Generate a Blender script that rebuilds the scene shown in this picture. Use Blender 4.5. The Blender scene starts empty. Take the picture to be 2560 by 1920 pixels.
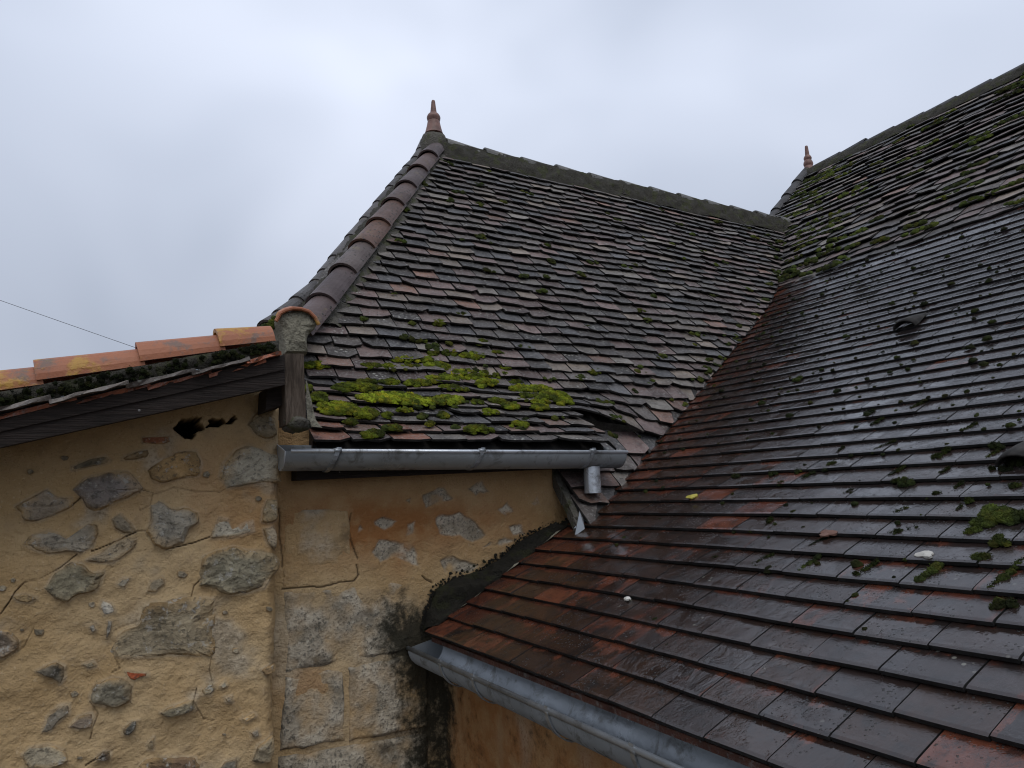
import bpy, math, random
import numpy as np
from mathutils import Vector, Matrix

random.seed(7)
RNG = np.random.default_rng(11)
SC = bpy.context.scene
COL = SC.collection

# ------------------------------------------------------------------ camera
# lengths below are in units of D metres; axes: X along the old wing's eave, Y along the new roof's eave
D = 2.85
H = 3.4                       # eye height above the ground
F = 1838.0                    # focal length for a 2560 px wide picture
CX, CY = 1280.0, 960.0
_a = np.array([4600 - CX, 1155 - CY, F]); _a /= np.linalg.norm(_a)
_b = np.array([245 - CX, 1273 - CY, F]); _b -= _a * (_b @ _a); _b /= np.linalg.norm(_b)
_u = np.cross(_a, _b)
M = np.stack([_a, _b, _u])
cam_d = bpy.data.cameras.new("camera")
cam = bpy.data.objects.new("camera", cam_d)
COL.objects.link(cam)
SC.camera = cam
cam_d.sensor_width = 36.0
cam_d.lens = F / 2560 * 36
cam_d.clip_start = 0.02
cam_d.clip_end = 3000
_r, _d, _f = M @ [1, 0, 0], M @ [0, 1, 0], M @ [0, 0, 1]
cam.matrix_world = Matrix(((_r[0], -_d[0], -_f[0], 0), (_r[1], -_d[1], -_f[1], 0),
                           (_r[2], -_d[2], -_f[2], H), (0, 0, 0, 1)))
SC.render.resolution_x, SC.render.resolution_y = 1024, 768

# ------------------------------------------------------------------ sky, sun, exposure
SUN_EL, SUN_AZ = 62.0, 200.0
world = bpy.data.worlds.new("World")
SC.world = world
world.use_nodes = True
wt = world.node_tree
wt.nodes.clear()
def wn(t): return wt.nodes.new(t)
w_out, w_bg = wn("ShaderNodeOutputWorld"), wn("ShaderNodeBackground")
w_sky = wn("ShaderNodeTexSky")
w_sky.sky_type = 'NISHITA'
w_sky.sun_disc = False
w_sky.sun_elevation = math.radians(SUN_EL)
w_sky.sun_rotation = math.radians(SUN_AZ)
w_skym = wn("ShaderNodeMix"); w_skym.data_type = 'RGBA'; w_skym.blend_type = 'MULTIPLY'
w_skym.inputs[0].default_value = 1.0
w_skym.inputs[7].default_value = (0.07, 0.07, 0.07, 1)
wt.links.new(w_sky.outputs[0], w_skym.inputs[6])
w_tc = wn("ShaderNodeTexCoord")
w_map = wn("ShaderNodeMapping"); w_map.inputs['Scale'].default_value = (1.0, 1.0, 1.0)
w_map.inputs['Location'].default_value = (0.9, 0.35, 0.2)
wt.links.new(w_tc.outputs['Generated'], w_map.inputs[0])
w_n1 = wn("ShaderNodeTexNoise"); w_n1.inputs['Scale'].default_value = 1.9
w_n1.inputs['Detail'].default_value = 3.0; w_n1.inputs['Roughness'].default_value = 0.45
w_n1.inputs['Distortion'].default_value = 0.35
wt.links.new(w_map.outputs[0], w_n1.inputs['Vector'])
w_rmp = wn("ShaderNodeValToRGB")
w_rmp.color_ramp.elements[0].position = 0.34; w_rmp.color_ramp.elements[0].color = (0.55, 0.615, 0.75, 1)
w_rmp.color_ramp.elements[1].position = 0.66; w_rmp.color_ramp.elements[1].color = (0.84, 0.905, 1.06, 1)
wt.links.new(w_n1.outputs['Fac'], w_rmp.inputs[0])
# cloud deck a little brighter towards the zenith
w_sep = wn("ShaderNodeSeparateXYZ"); wt.links.new(w_tc.outputs['Generated'], w_sep.inputs[0])
w_el = wn("ShaderNodeMapRange"); w_el.inputs[1].default_value = 0.0; w_el.inputs[2].default_value = 0.5
w_el.inputs[3].default_value = 0.58; w_el.inputs[4].default_value = 1.06
wt.links.new(w_sep.outputs[2], w_el.inputs[0])
w_mul = wn("ShaderNodeMix"); w_mul.data_type = 'RGBA'; w_mul.blend_type = 'MULTIPLY'; w_mul.inputs[0].default_value = 1.0
wt.links.new(w_rmp.outputs[0], w_mul.inputs[6]); wt.links.new(w_el.outputs[0], w_mul.inputs[7])
w_mix = wn("ShaderNodeMix"); w_mix.data_type = 'RGBA'; w_mix.inputs[0].default_value = 0.93
wt.links.new(w_skym.outputs[2], w_mix.inputs[6]); wt.links.new(w_mul.outputs[2], w_mix.inputs[7])
wt.links.new(w_mix.outputs[2], w_bg.inputs[0])
w_bg.inputs[1].default_value = 1.0
wt.links.new(w_bg.outputs[0], w_out.inputs[0])

sun_d = bpy.data.lights.new("sun", 'SUN')
sun_d.energy = 1.15
sun_d.angle = math.radians(40)
sun_d.color = (1.0, 0.97, 0.93)
sun = bpy.data.objects.new("sun", sun_d)
COL.objects.link(sun)
_e, _z = math.radians(SUN_EL), math.radians(SUN_AZ)
_sd = Vector((math.sin(_z) * math.cos(_e), math.cos(_z) * math.cos(_e), math.sin(_e)))
sun.rotation_euler = _sd.to_track_quat('Z', 'Y').to_euler()
sun.location = (0, 0, 20)

SC.view_settings.view_transform = 'Standard'
SC.view_settings.look = 'None'
SC.view_settings.exposure = 0.0
SC.view_settings.gamma = 1.0
SC.view_settings.use_curve_mapping = False
SC.render.engine = 'CYCLES'
SC.cycles.use_denoising = True
SC.cycles.filter_width = 1.1
SC.cycles.max_bounces = 6
SC.cycles.diffuse_bounces = 3
SC.cycles.glossy_bounces = 3
SC.cycles.use_adaptive_sampling = True
SC.cycles.adaptive_threshold = 0.02

# ------------------------------------------------------------------ projection helpers
def ray(p):
    return M @ np.array([p[0] - CX, p[1] - CY, F]) / F
def onY(p, Y):
    r = ray(p); return r * Y / r[1]
def onX(p, X):
    r = ray(p); return r * X / r[0]
def onplane(p, n, d):
    r = ray(p); return r * d / (r @ np.array(n))
def proj(P):
    q = np.asarray(P) @ M          # (...,3) camera coordinates
    return CX + F * q[..., 0] / q[..., 2], CY + F * q[..., 1] / q[..., 2], q[..., 2]

# ------------------------------------------------------------------ noise
def _hash(ix, iy, iz, s):
    n = (ix * 374761393 + iy * 668265263 + iz * 2147483647 + s * 974634777) & 0xffffffff
    n = ((n ^ (n >> 13)) * 1274126177) & 0xffffffff
    n = (n ^ (n >> 16)) & 0xffffffff
    return n / 4294967295.0
def vnoise(x, y, z=0.0, s=0):
    x, y, z = np.broadcast_arrays(np.asarray(x, float), np.asarray(y, float), np.asarray(z, float))
    ix, iy, iz = np.floor(x).astype(np.int64), np.floor(y).astype(np.int64), np.floor(z).astype(np.int64)
    fx, fy, fz = x - ix, y - iy, z - iz
    fx, fy, fz = fx*fx*(3-2*fx), fy*fy*(3-2*fy), fz*fz*(3-2*fz)
    r = 0.0
    for dx in (0, 1):
        for dy in (0, 1):
            for dz in (0, 1):
                w = (fx if dx else 1-fx) * (fy if dy else 1-fy) * (fz if dz else 1-fz)
                r = r + w * _hash(ix+dx, iy+dy, iz+dz, s)
    return r
def fbm(x, y, z=0.0, s=0, o=4, g=0.5):
    r, a, t = 0.0, 1.0, 0.0
    for k in range(o):
        r = r + a * (vnoise(x * 2**k, y * 2**k, np.asarray(z) * 2**k, s + k) - 0.5); t += a; a *= g
    return r / t * 2
def sstep(a, b, x):
    t = np.clip((np.asarray(x, float) - a) / (b - a), 0, 1); return t*t*(3-2*t)

# ------------------------------------------------------------------ object helpers
def tag(o, label=None, cat=None, group=None, kind=None):
    if label: o["label"] = label
    if cat: o["category"] = cat
    if group: o["group"] = group
    if kind: o["kind"] = kind
    return o
WLOC = {}
def mesh_obj(name, V, Fc, mat, parent=None, col=None, smooth=False, fm=None, uv=None):
    """V in D units; col: (n,4) point colours; mat: material or list"""
    V = np.asarray(V, float) * D
    V[:, 2] += H
    c = (V.min(0) + V.max(0)) / 2
    c[2] = V[:, 2].min()
    me = bpy.data.meshes.new(name)
    me.from_pydata((V - c).tolist(), [], [list(map(int, f)) for f in Fc])
    if col is not None:
        at = me.color_attributes.new("tint", 'FLOAT_COLOR', 'POINT')
        at.data.foreach_set("color", np.asarray(col, np.float32).ravel())
    if uv is not None:
        at = me.color_attributes.new("tile_uv", 'FLOAT_COLOR', 'POINT')
        at.data.foreach_set("color", np.asarray(uv, np.float32).ravel())
    if smooth:
        me.polygons.foreach_set("use_smooth", [True] * len(me.polygons))
    for m_ in (mat if isinstance(mat, (list, tuple)) else [mat]): me.materials.append(m_)
    if fm is not None: me.polygons.foreach_set("material_index", fm)
    me.update()
    o = bpy.data.objects.new(name, me)
    COL.objects.link(o)
    place(o, c, parent)
    return o
def place(o, c, parent):
    c = np.asarray(c, float)
    if parent is not None:
        o.parent = parent
        o.location = Vector(c - WLOC[parent.name])
    else:
        o.location = Vector(c)
    WLOC[o.name] = c
def empty(name, p, parent=None):
    o = bpy.data.objects.new(name, None)
    o.empty_display_size = 0.1
    COL.objects.link(o)
    c = np.array(p, float) * D; c[2] += H
    place(o, c, parent)
    return o
class MB:
    def __init__(s): s.v, s.f, s.c, s.n, s.m, s.u = [], [], [], 0, [], []
    def add(s, V, Fc, col=None, fm=None, uv=None):
        if uv is not None: s.u.append(uv)
        s.m += list(fm) if fm is not None else [0]*len(Fc)
        V = np.asarray(V, float)
        s.v.append(V); s.f += [[i + s.n for i in f] for f in Fc]; s.n += len(V)
        if col is None: col = np.tile([0.5, 0.5, 0.5, 0.5], (len(V), 1))
        col = np.asarray(col, float)
        if col.ndim == 1: col = np.tile(col, (len(V), 1))
        s.c.append(col)
        return s
    def build(s, name, mat, parent=None, smooth=False):
        return mesh_obj(name, np.concatenate(s.v), s.f, mat, parent, np.concatenate(s.c), smooth, s.m if isinstance(mat, (list, tuple)) else None, np.concatenate(s.u) if s.u else None)
def grid_faces(nr, nc, base=0, flip=False):
    f = []
    for i in range(nr - 1):
        for j in range(nc - 1):
            a = base + i*nc + j
            q = [a, a+1, a+nc+1, a+nc]
            f.append(q[::-1] if flip else q)
    return f
def box8(P):
    """8 corner points: bottom ring 0-3, top ring 4-7"""
    return np.array(P, float), [[0,3,2,1],[4,5,6,7],[0,1,5,4],[1,2,6,5],[2,3,7,6],[3,0,4,7]]
def boxmm(a, b):
    x0,y0,z0 = a; x1,y1,z1 = b
    return box8([(x0,y0,z0),(x1,y0,z0),(x1,y1,z0),(x0,y1,z0),(x0,y0,z1),(x1,y0,z1),(x1,y1,z1),(x0,y1,z1)])
def tube(path, r, n=10, caps=True):
    path = np.array(path, float); m = len(path)
    r = np.broadcast_to(np.asarray(r, float), (m,))
    V = []
    up0 = np.array([0.13, 0.29, 0.95])
    for i in range(m):
        t = path[min(i+1, m-1)] - path[max(i-1, 0)]; t /= np.linalg.norm(t)
        a = np.cross(t, up0)
        if np.linalg.norm(a) < 1e-3: a = np.cross(t, [1, 0, 0])
        a /= np.linalg.norm(a); b = np.cross(t, a)
        for k in range(n):
            w = 2*math.pi*k/n
            V.append(path[i] + r[i]*(math.cos(w)*a + math.sin(w)*b))
    Fc = []
    for i in range(m-1):
        for k in range(n):
            Fc.append([i*n+k, i*n+(k+1) % n, (i+1)*n+(k+1) % n, (i+1)*n+k])
    if caps:
        Fc.append(list(range(n))[::-1]); Fc.append(list(range((m-1)*n, m*n)))
    return np.array(V), Fc
def lathe(prof, c, n=24, tilt=(0, 0)):
    V, Fc = [], []
    for r, z in prof:
        for k in range(n):
            w = 2*math.pi*k/n
            V.append((c[0] + r*math.cos(w) + tilt[0]*z, c[1] + r*math.sin(w) + tilt[1]*z, c[2] + z))
    m = len(prof)
    for i in range(m-1):
        for k in range(n):
            Fc.append([i*n+k, i*n+(k+1) % n, (i+1)*n+(k+1) % n, (i+1)*n+k])
    Fc.append(list(range(n))[::-1]); Fc.append(list(range((m-1)*n, m*n)))
    return np.array(V), Fc

# ------------------------------------------------------------------ materials
class NT:
    def __init__(s, name):
        s.m = bpy.data.materials.new(name); s.m.use_nodes = True
        s.t = s.m.node_tree; s.t.nodes.clear()
        s.out = s.t.nodes.new("ShaderNodeOutputMaterial")
        s.b = s.t.nodes.new("ShaderNodeBsdfPrincipled")
        s.t.links.new(s.b.outputs[0], s.out.inputs[0])
        s.geo = s.t.nodes.new("ShaderNodeNewGeometry")
        s.att = s.t.nodes.new("ShaderNodeAttribute"); s.att.attribute_name = "tint"
        s.pos = s.geo.outputs['Position']
        s.col, s.al = s.att.outputs['Color'], s.att.outputs['Alpha']
    def lk(s, a, b): s.t.links.new(a, b)
    def put(s, sock, v):
        if hasattr(v, 'links'): s.lk(v, sock)
        else: sock.default_value = v
    def offset_pos(s, amount=7.0):
        """position shifted by the tile's own random number, so that stains differ from tile to tile"""
        v = s.t.nodes.new("ShaderNodeVectorMath"); v.operation = 'MULTIPLY_ADD'
        cb = s.t.nodes.new("ShaderNodeCombineXYZ")
        for i in range(3): s.lk(s.al, cb.inputs[i])
        s.lk(cb.outputs[0], v.inputs[0]); v.inputs[1].default_value = (amount, amount*1.7, amount*0.6)
        s.lk(s.pos, v.inputs[2]); return v.outputs[0]
    def noise(s, vec, scale, detail=4, rough=0.55, dist=0.0):
        n = s.t.nodes.new("ShaderNodeTexNoise")
        s.lk(vec, n.inputs['Vector']); n.inputs['Scale'].default_value = scale
        n.inputs['Detail'].default_value = detail; n.inputs['Roughness'].default_value = rough
        n.inputs['Distortion'].default_value = dist
        return n.outputs['Fac']
    def voro(s, vec, scale, feature='F1', rnd=1.0):
        n = s.t.nodes.new("ShaderNodeTexVoronoi"); n.feature = feature
        s.lk(vec, n.inputs['Vector']); n.inputs['Scale'].default_value = scale
        n.inputs['Randomness'].default_value = rnd
        return n.outputs['Distance']
    def scalev(s, vec, sc):
        v = s.t.nodes.new("ShaderNodeVectorMath"); v.operation = 'MULTIPLY'
        s.lk(vec, v.inputs[0]); v.inputs[1].default_value = sc; return v.outputs[0]
    def rng(s, v, a, b, c=0.0, d=1.0, smooth=True):
        n = s.t.nodes.new("ShaderNodeMapRange")
        n.interpolation_type = 'SMOOTHSTEP' if smooth else 'LINEAR'
        s.put(n.inputs[0], v)
        for i, x in enumerate((a, b, c, d)): s.put(n.inputs[i+1], x)
        return n.outputs[0]
    def math(s, op, a, b=0.0):
        n = s.t.nodes.new("ShaderNodeMath"); n.operation = op
        s.put(n.inputs[0], a); s.put(n.inputs[1], b); return n.outputs[0]
    def mix(s, f, a, b, mode='MIX'):
        n = s.t.nodes.new("ShaderNodeMix"); n.data_type = 'RGBA'; n.blend_type = mode
        s.put(n.inputs[0], f)
        s.put(n.inputs[6], a if hasattr(a, 'links') else (*a, 1)); s.put(n.inputs[7], b if hasattr(b, 'links') else (*b, 1))
        return n.outputs[2]
    def sep(s, c):
        n = s.t.nodes.new("ShaderNodeSeparateColor"); s.lk(c, n.inputs[0]); return n.outputs
    def bump(s, h, strength=0.5, dist=0.01):
        n = s.t.nodes.new("ShaderNodeBump"); s.lk(h, n.inputs['Height'])
        n.inputs['Strength'].default_value = strength; n.inputs['Distance'].default_value = dist
        s.lk(n.outputs[0], s.b.inputs['Normal']); return n
    def done(s, color, rough, metal=0.0, spec=0.5, coat=None):
        s.put(s.b.inputs['Base Color'], color if hasattr(color, 'links') else (*color, 1))
        s.put(s.b.inputs['Roughness'], rough); s.put(s.b.inputs['Metallic'], metal)
        s.put(s.b.inputs['Specular IOR Level'], spec)
        if coat is not None:
            s.put(s.b.inputs['Coat Weight'], coat[0]); s.put(s.b.inputs['Coat Roughness'], coat[1])
        return s.m

def mat_old_tile(name="old_tile_clay", wet=0.0):
    t = NT(name)
    p = t.offset_pos()
    c = t.col
    n1 = t.noise(p, 9, 5, 0.6)
    c = t.mix(t.rng(n1, 0.35, 0.65, 0, 0.85), c, t.mix(1.0, c, (0.40, 0.39, 0.40), 'MULTIPLY'))
    n2 = t.noise(p, 75, 4, 0.7)                       # fine grain
    c = t.mix(t.rng(n2, 0.50, 0.66, 0, 0.60), c, (0.21, 0.20, 0.185))
    v = t.voro(p, 38); n3 = t.noise(p, 4.5, 2)
    lich = t.math('MULTIPLY', t.rng(v, 0.16, 0.30, 1, 0), t.rng(n3, 0.52, 0.66))
    c = t.mix(t.math('MULTIPLY', lich, 0.7), c, (0.34, 0.335, 0.30))
    blk = t.math('MULTIPLY', t.rng(t.voro(p, 60), 0.12, 0.24, 1, 0), t.rng(t.noise(p, 7, 2), 0.42, 0.6))
    c = t.mix(t.math('MULTIPLY', blk, 0.85), c, (0.012, 0.012, 0.011))
    h = t.math('ADD', t.math('MULTIPLY', n2, 0.5), t.math('MULTIPLY', n1, 1.0))
    h = t.math('ADD', h, t.math('MULTIPLY', blk, 0.5))
    t.bump(h, 0.65, 0.012)
    return t.done(c, t.rng(n1, 0.3, 0.7, 0.46, 0.66), 0, 0.4)

def mat_new_tile():
    t = NT("new_tile_clay")
    p = t.offset_pos(3.0)
    rgb = t.sep(t.col)            # r: random, g: wear, b: moss/brown
    n1 = t.noise(t.scalev(p, (0.55, 1.5, 0.55)), 8.0, 6, 0.68, 0.5)
    n2 = t.noise(t.pos, 2.6, 5, 0.62, 0.4)
    m = t.math('ADD', t.math('MULTIPLY', n1, 0.66), t.math('MULTIPLY', n2, 0.34))
    m = t.math('ADD', m, t.math('MULTIPLY', t.math('SUBTRACT', rgb[1], 0.5), 0.70))
    at2 = t.t.nodes.new("ShaderNodeAttribute"); at2.attribute_name = "tile_uv"
    uvs = t.sep(at2.outputs['Color'])
    side = t.rng(t.math('ABSOLUTE', t.math('SUBTRACT', uvs[0], 0.5)), 0.36, 0.50)
    head = t.rng(uvs[1], 0.30, 0.52)                      # sheltered strip just under the row above
    shel = t.math('MAXIMUM', t.math('MULTIPLY', side, 0.55), head)
    m = t.math('ADD', m, t.math('MULTIPLY', t.math('MULTIPLY', shel, t.rng(t.noise(p, 13, 4), 0.35, 0.65)), t.rng(rgb[1], 0.15, 0.45, 0.03, 0.16)))
    worn = t.math('ADD', t.rng(m, 0.455, 0.60, 0, 0.55), t.rng(m, 0.485, 0.515, 0, 0.35))
    clay = t.mix(t.noise(p, 14, 3), (0.085, 0.028, 0.016), (0.170, 0.053, 0.028))
    clay = t.mix(rgb[0], clay, t.mix(1.0, clay, (0.55, 0.5, 0.52), 'MULTIPLY'))
    brown = t.mix(t.noise(p, 11, 5, 0.65), (0.014, 0.009, 0.006), (0.060, 0.028, 0.015))
    coat = t.mix(t.noise(p, 8, 6, 0.65), (0.004, 0.0045, 0.006), (0.017, 0.017, 0.020))
    coat = t.mix(rgb[0], coat, t.mix(1.0, coat, (1.9, 1.6, 1.45), 'MULTIPLY'))
    coat = t.mix(rgb[2], coat, brown)
    c = t.mix(worn, coat, clay)
    film = t.math('MULTIPLY', t.rng(t.noise(p, 20, 6, 0.72), 0.45, 0.66), t.rng(rgb[2], 0.0, 1.0, 0.55, 0.8))
    c = t.mix(film, c, (0.013, 0.012, 0.012))
    spot = t.math('MULTIPLY', t.rng(t.voro(p, 34), 0.10, 0.20, 1, 0), t.rng(t.noise(p, 3.5, 2), 0.60, 0.68))
    c = t.mix(t.math('MULTIPLY', spot, 0.55), c, (0.24, 0.24, 0.20))
    grit = t.math('MULTIPLY', t.rng(t.voro(p, 85), 0.16, 0.26, 1, 0), t.rng(t.noise(p, 9, 4), 0.46, 0.56))
    c = t.mix(t.math('MULTIPLY', grit, 0.85), c, (0.009, 0.010, 0.008))
    n3 = t.noise(p, 34, 6, 0.7)
    wet = t.rng(t.noise(p, 6.0, 6, 0.68, 0.5), 0.36, 0.58)      # standing film of water against drying clay
    wet = t.math('MULTIPLY', wet, t.rng(rgb[0], 0.0, 1.0, 1.0, 0.55))
    h = t.math('ADD', t.math('MULTIPLY', n3, t.rng(wet, 0, 1, 0.85, 0.15)), t.math('MULTIPLY', n1, 0.7))
    h = t.math('ADD', h, t.math('MULTIPLY', grit, 0.35))
    t.bump(h, 0.40, 0.006)
    ro = t.math('ADD', t.rng(wet, 0, 1, 0.23, 0.05), t.math('MULTIPLY', grit, 0.45))
    return t.done(c, ro, 0, 0.75)

def mat_ridge_tile():
    t = NT("ridge_clay")
    p = t.offset_pos()
    n1 = t.noise(p, 6, 4)
    c = t.mix(t.rng(n1, 0.35, 0.7, 0, 0.6), t.col, t.mix(1.0, t.col, (0.5, 0.5, 0.55), 'MULTIPLY'))
    blk = t.math('MULTIPLY', t.rng(t.voro(p, 42), 0.18, 0.32, 1, 0), t.rng(t.noise(p, 4, 2), 0.40, 0.54))
    c = t.mix(t.math('MULTIPLY', blk, 0.9), c, (0.014, 0.015, 0.010))
    yel = t.rng(t.noise(p, 11, 4, 0.6), 0.60, 0.68)
    c = t.mix(t.math('MULTIPLY', yel, t.sep(t.col)[0]), c, (0.33, 0.27, 0.06))
    t.bump(t.math('ADD', t.noise(p, 40, 4), t.math('MULTIPLY', blk, 0.8)), 0.4, 0.01)
    return t.done(c, t.rng(n1, 0.3, 0.7, 0.46, 0.66), 0, 0.4)

def mat_verge_tile():
    t = NT("verge_clay")
    p = t.offset_pos()
    n1 = t.noise(p, 5, 4)
    c = t.mix(n1, (0.235, 0.076, 0.034), (0.355, 0.132, 0.060))
    lic = t.rng(t.noise(p, 7, 5, 0.62, 0.5), 0.50, 0.60)
    lic = t.math('MULTIPLY', lic, t.rng(t.noise(p, 45, 3), 0.35, 0.55, 0.35, 1.0))
    c = t.mix(t.math('MULTIPLY', lic, 0.85), c, (0.38, 0.215, 0.028))
    gr = t.rng(t.noise(p, 12, 6, 0.68), 0.54, 0.66)
    c = t.mix(t.math('MULTIPLY', gr, 0.7), c, (0.10, 0.095, 0.085))
    t.bump(t.math('ADD', t.noise(p, 60, 4), lic), 0.35, 0.006)
    return t.done(c, 0.55, 0, 0.4)

def mat_mortar(name, a, b, dark, sc=1.0, mossy=0.0):
    t = NT(name)
    n1 = t.noise(t.pos, 9*sc, 5, 0.65); n2 = t.noise(t.pos, 70*sc, 4, 0.6)
    c = t.mix(n1, a, b)
    c = t.mix(t.rng(n2, 0.55, 0.72, 0, 0.7), c, dark)
    if mossy: c = t.mix(t.math('MULTIPLY', t.rng(t.noise(t.pos, 14, 4), 0.52, 0.62), mossy), c, (0.055, 0.065, 0.014))
    t.bump(t.math('ADD', n2, t.math('MULTIPLY', n1, 1.5)), 0.9, 0.02)
    return t.done(c, 0.85, 0, 0.25)

def mat_plaster():
    """tint: r = dirt (black growth), g = bare grey stone, b = iron-orange wash, a = crack, at its strongest the painted-in shade of a hole"""
    t = NT("ochre_plaster")
    rgb = t.sep(t.col)
    n0 = t.noise(t.pos, 2.3, 4, 0.55, 0.4); n1 = t.noise(t.pos, 11, 6, 0.65); n2 = t.noise(t.pos, 90, 4, 0.6)
    c = t.mix(t.rng(n0, 0.3, 0.7), (0.385, 0.255, 0.118), (0.485, 0.352, 0.192))
    c = t.mix(t.rng(n1, 0.52, 0.75, 0, 0.6), c, (0.28, 0.20, 0.118))
    c = t.mix(t.rng(n2, 0.58, 0.72, 0, 0.5), c, (0.56, 0.43, 0.27))
    c = t.mix(t.rng(t.noise(t.pos, 150, 2), 0.62, 0.72, 0, 0.4), c, (0.16, 0.11, 0.06))
    c = t.mix(t.math('MULTIPLY', rgb[2], t.rng(n1, 0.3, 0.6, 0.5, 1)), c, (0.29, 0.130, 0.045))
    grey = t.mix(t.rng(n1, 0.35, 0.65), (0.235, 0.200, 0.145), (0.50, 0.44, 0.34))
    grey = t.mix(t.rng(n2, 0.50, 0.64, 0, 0.75), grey, (0.085, 0.080, 0.066))
    grey = t.mix(t.rng(t.noise(t.pos, 42, 5, 0.7), 0.58, 0.68, 0, 0.7), grey, (0.45, 0.41, 0.33))
    c = t.mix(t.math('MULTIPLY', rgb[1], 1.0), c, grey)
    n4 = t.noise(t.pos, 34, 6, 0.72)
    dsum = t.math('ADD', t.math('MULTIPLY', t.math('SUBTRACT', n1, 0.5), 1.3), t.math('MULTIPLY', t.math('SUBTRACT', n4, 0.5), 1.6))
    dm = t.rng(t.math('ADD', rgb[0], t.math('MULTIPLY', dsum, t.rng(rgb[0], 0.02, 0.25))), 0.22, 0.95)
    c = t.mix(t.math('MULTIPLY', dm, 0.96), c, (0.020, 0.018, 0.011))
    c = t.mix(t.al, c, t.mix(t.rng(t.al, 0.95, 1.1), (0.035, 0.022, 0.012), (0.003, 0.002, 0.002)))
    h = t.math('ADD', t.math('MULTIPLY', n2, 0.55), t.math('MULTIPLY', n1, 1.6))
    t.bump(h, 0.85, 0.014)
    return t.done(c, 0.9, 0, 0.2)

def mat_stone():
    t = NT("field_stone")
    p = t.offset_pos()
    n1 = t.noise(p, 10, 6, 0.68, 0.3); n2 = t.noise(p, 65, 5, 0.65)
    c = t.mix(t.rng(n1, 0.32, 0.68), t.mix(1.0, t.col, (0.55, 0.54, 0.52), 'MULTIPLY'), t.mix(1.0, t.col, (1.15, 1.13, 1.08), 'MULTIPLY'))
    c = t.mix(t.rng(n2, 0.53, 0.65, 0, 0.6), c, (0.06, 0.055, 0.046))
    c = t.mix(t.rng(t.noise(p, 34, 5, 0.7), 0.56, 0.66, 0, 0.7), c, (0.42, 0.40, 0.35))
    t.bump(t.math('ADD', t.math('MULTIPLY', n1, 2.0), n2), 0.9, 0.013)
    return t.done(c, 0.9, 0, 0.25)

def mat_zinc(name, base, rough):
    t = NT(name)
    n1 = t.noise(t.pos, 4, 5, 0.6); n2 = t.noise(t.scalev(t.pos, (1, 1, 1)), 45, 4)
    c = t.mix(n1, tuple(x*0.72 for x in base), tuple(min(1, x*1.2) for x in base))
    c = t.mix(t.rng(t.noise(t.pos, 13, 6, 0.7, 0.5), 0.50, 0.68, 0, 0.7), c, (0.085, 0.080, 0.068))
    drop = t.math('MULTIPLY', t.rng(t.voro(t.pos, 110), 0.14, 0.26, 1, 0), t.rng(t.noise(t.pos, 6, 2), 0.5, 0.6))
    t.bump(t.math('ADD', n2, drop), 0.22, 0.004)
    return t.done(c, t.rng(n1, 0.3, 0.7, rough, rough + 0.22), 0.6, 0.5)

def mat_wood(name, a, b, stretch, rough=0.7):
    t = NT(name)
    g = t.noise(t.scalev(t.pos, stretch), 30, 5, 0.65)
    n = t.noise(t.pos, 5, 4)
    c = t.mix(t.rng(g, 0.3, 0.7), a, b)
    c = t.mix(t.rng(n, 0.5, 0.7, 0, 0.5), c, tuple(x*0.5 for x in a))
    wh = t.math('MULTIPLY', t.rng(t.voro(t.pos, 20), 0.05, 0.09, 1, 0), t.rng(t.noise(t.pos, 6, 2), 0.6, 0.66))
    c = t.mix(t.math('MULTIPLY', wh, 0.5), c, (0.4, 0.39, 0.37))
    t.bump(g, 0.8, 0.012)
    return t.done(c, rough, 0, 0.3)

def mat_moss(name, a, b):
    t = NT(name)
    n1 = t.noise(t.pos, 16, 4); n2 = t.noise(t.pos, 220, 3)
    c = t.mix(t.rng(n1, 0.35, 0.65), a, b)
    c = t.mix(1.0, c, t.col, 'MULTIPLY')
    c = t.mix(t.rng(n2, 0.4, 0.65, 0, 0.5), c, t.mix(1.0, c, (0.3, 0.3, 0.25), 'MULTIPLY'))
    t.bump(n2, 0.9, 0.008)
    t.b.inputs['Subsurface Weight'].default_value = 0.0
    return t.done(c, 0.9, 0, 0.15)

def mat_plain(name, col, rough=0.8, metal=0.0, sc=12, amp=0.4):
    t = NT(name)
    n = t.noise(t.pos, sc, 5, 0.6)
    c = t.mix(t.rng(n, 0.3, 0.7), tuple(x*(1-amp) for x in col), tuple(min(1, x*(1+amp)) for x in col))
    t.bump(n, 0.4, 0.008)
    return t.done(c, rough, metal, 0.35)

MT_OLD = mat_old_tile()
MT_NEW = mat_new_tile()
MT_RIDGE = mat_ridge_tile()
MT_EDGE = mat_plain("tile_edge_shade_grime", (0.013, 0.0125, 0.012), 0.7, 0, 30, 0.6)  # noses and undersides: shade between the rows painted in, along with grime
MT_EDGEO = mat_plain("old_tile_edge_shade_grime", (0.020, 0.018, 0.016), 0.8, 0, 30, 0.7)  # same painted row shade and grime for old tiles; vents share the colour
MT_VERGE = mat_verge_tile()
MT_BED = mat_mortar("old_mortar", (0.060, 0.056, 0.045), (0.13, 0.12, 0.10), (0.028, 0.027, 0.022), 1.0, 0.5)
MT_BEDMOSS = mat_mortar("mossy_mortar", (0.018, 0.017, 0.012), (0.085, 0.078, 0.062), (0.010, 0.010, 0.007), 2.0, 0.45)
MT_CEMENT = mat_mortar("cement_render", (0.20, 0.185, 0.135), (0.29, 0.27, 0.205), (0.09, 0.085, 0.06), 1.0, 0.0)
MT_FILLET = mat_mortar("black_growth", (0.007, 0.007, 0.005), (0.030, 0.026, 0.018), (0.004, 0.004, 0.003), 2.2, 0.22)
MT_PLASTER = mat_plaster()
MT_STONE = mat_stone()
MT_ZINC = mat_zinc("zinc_sheet", (0.27, 0.29, 0.305), 0.22)
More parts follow.
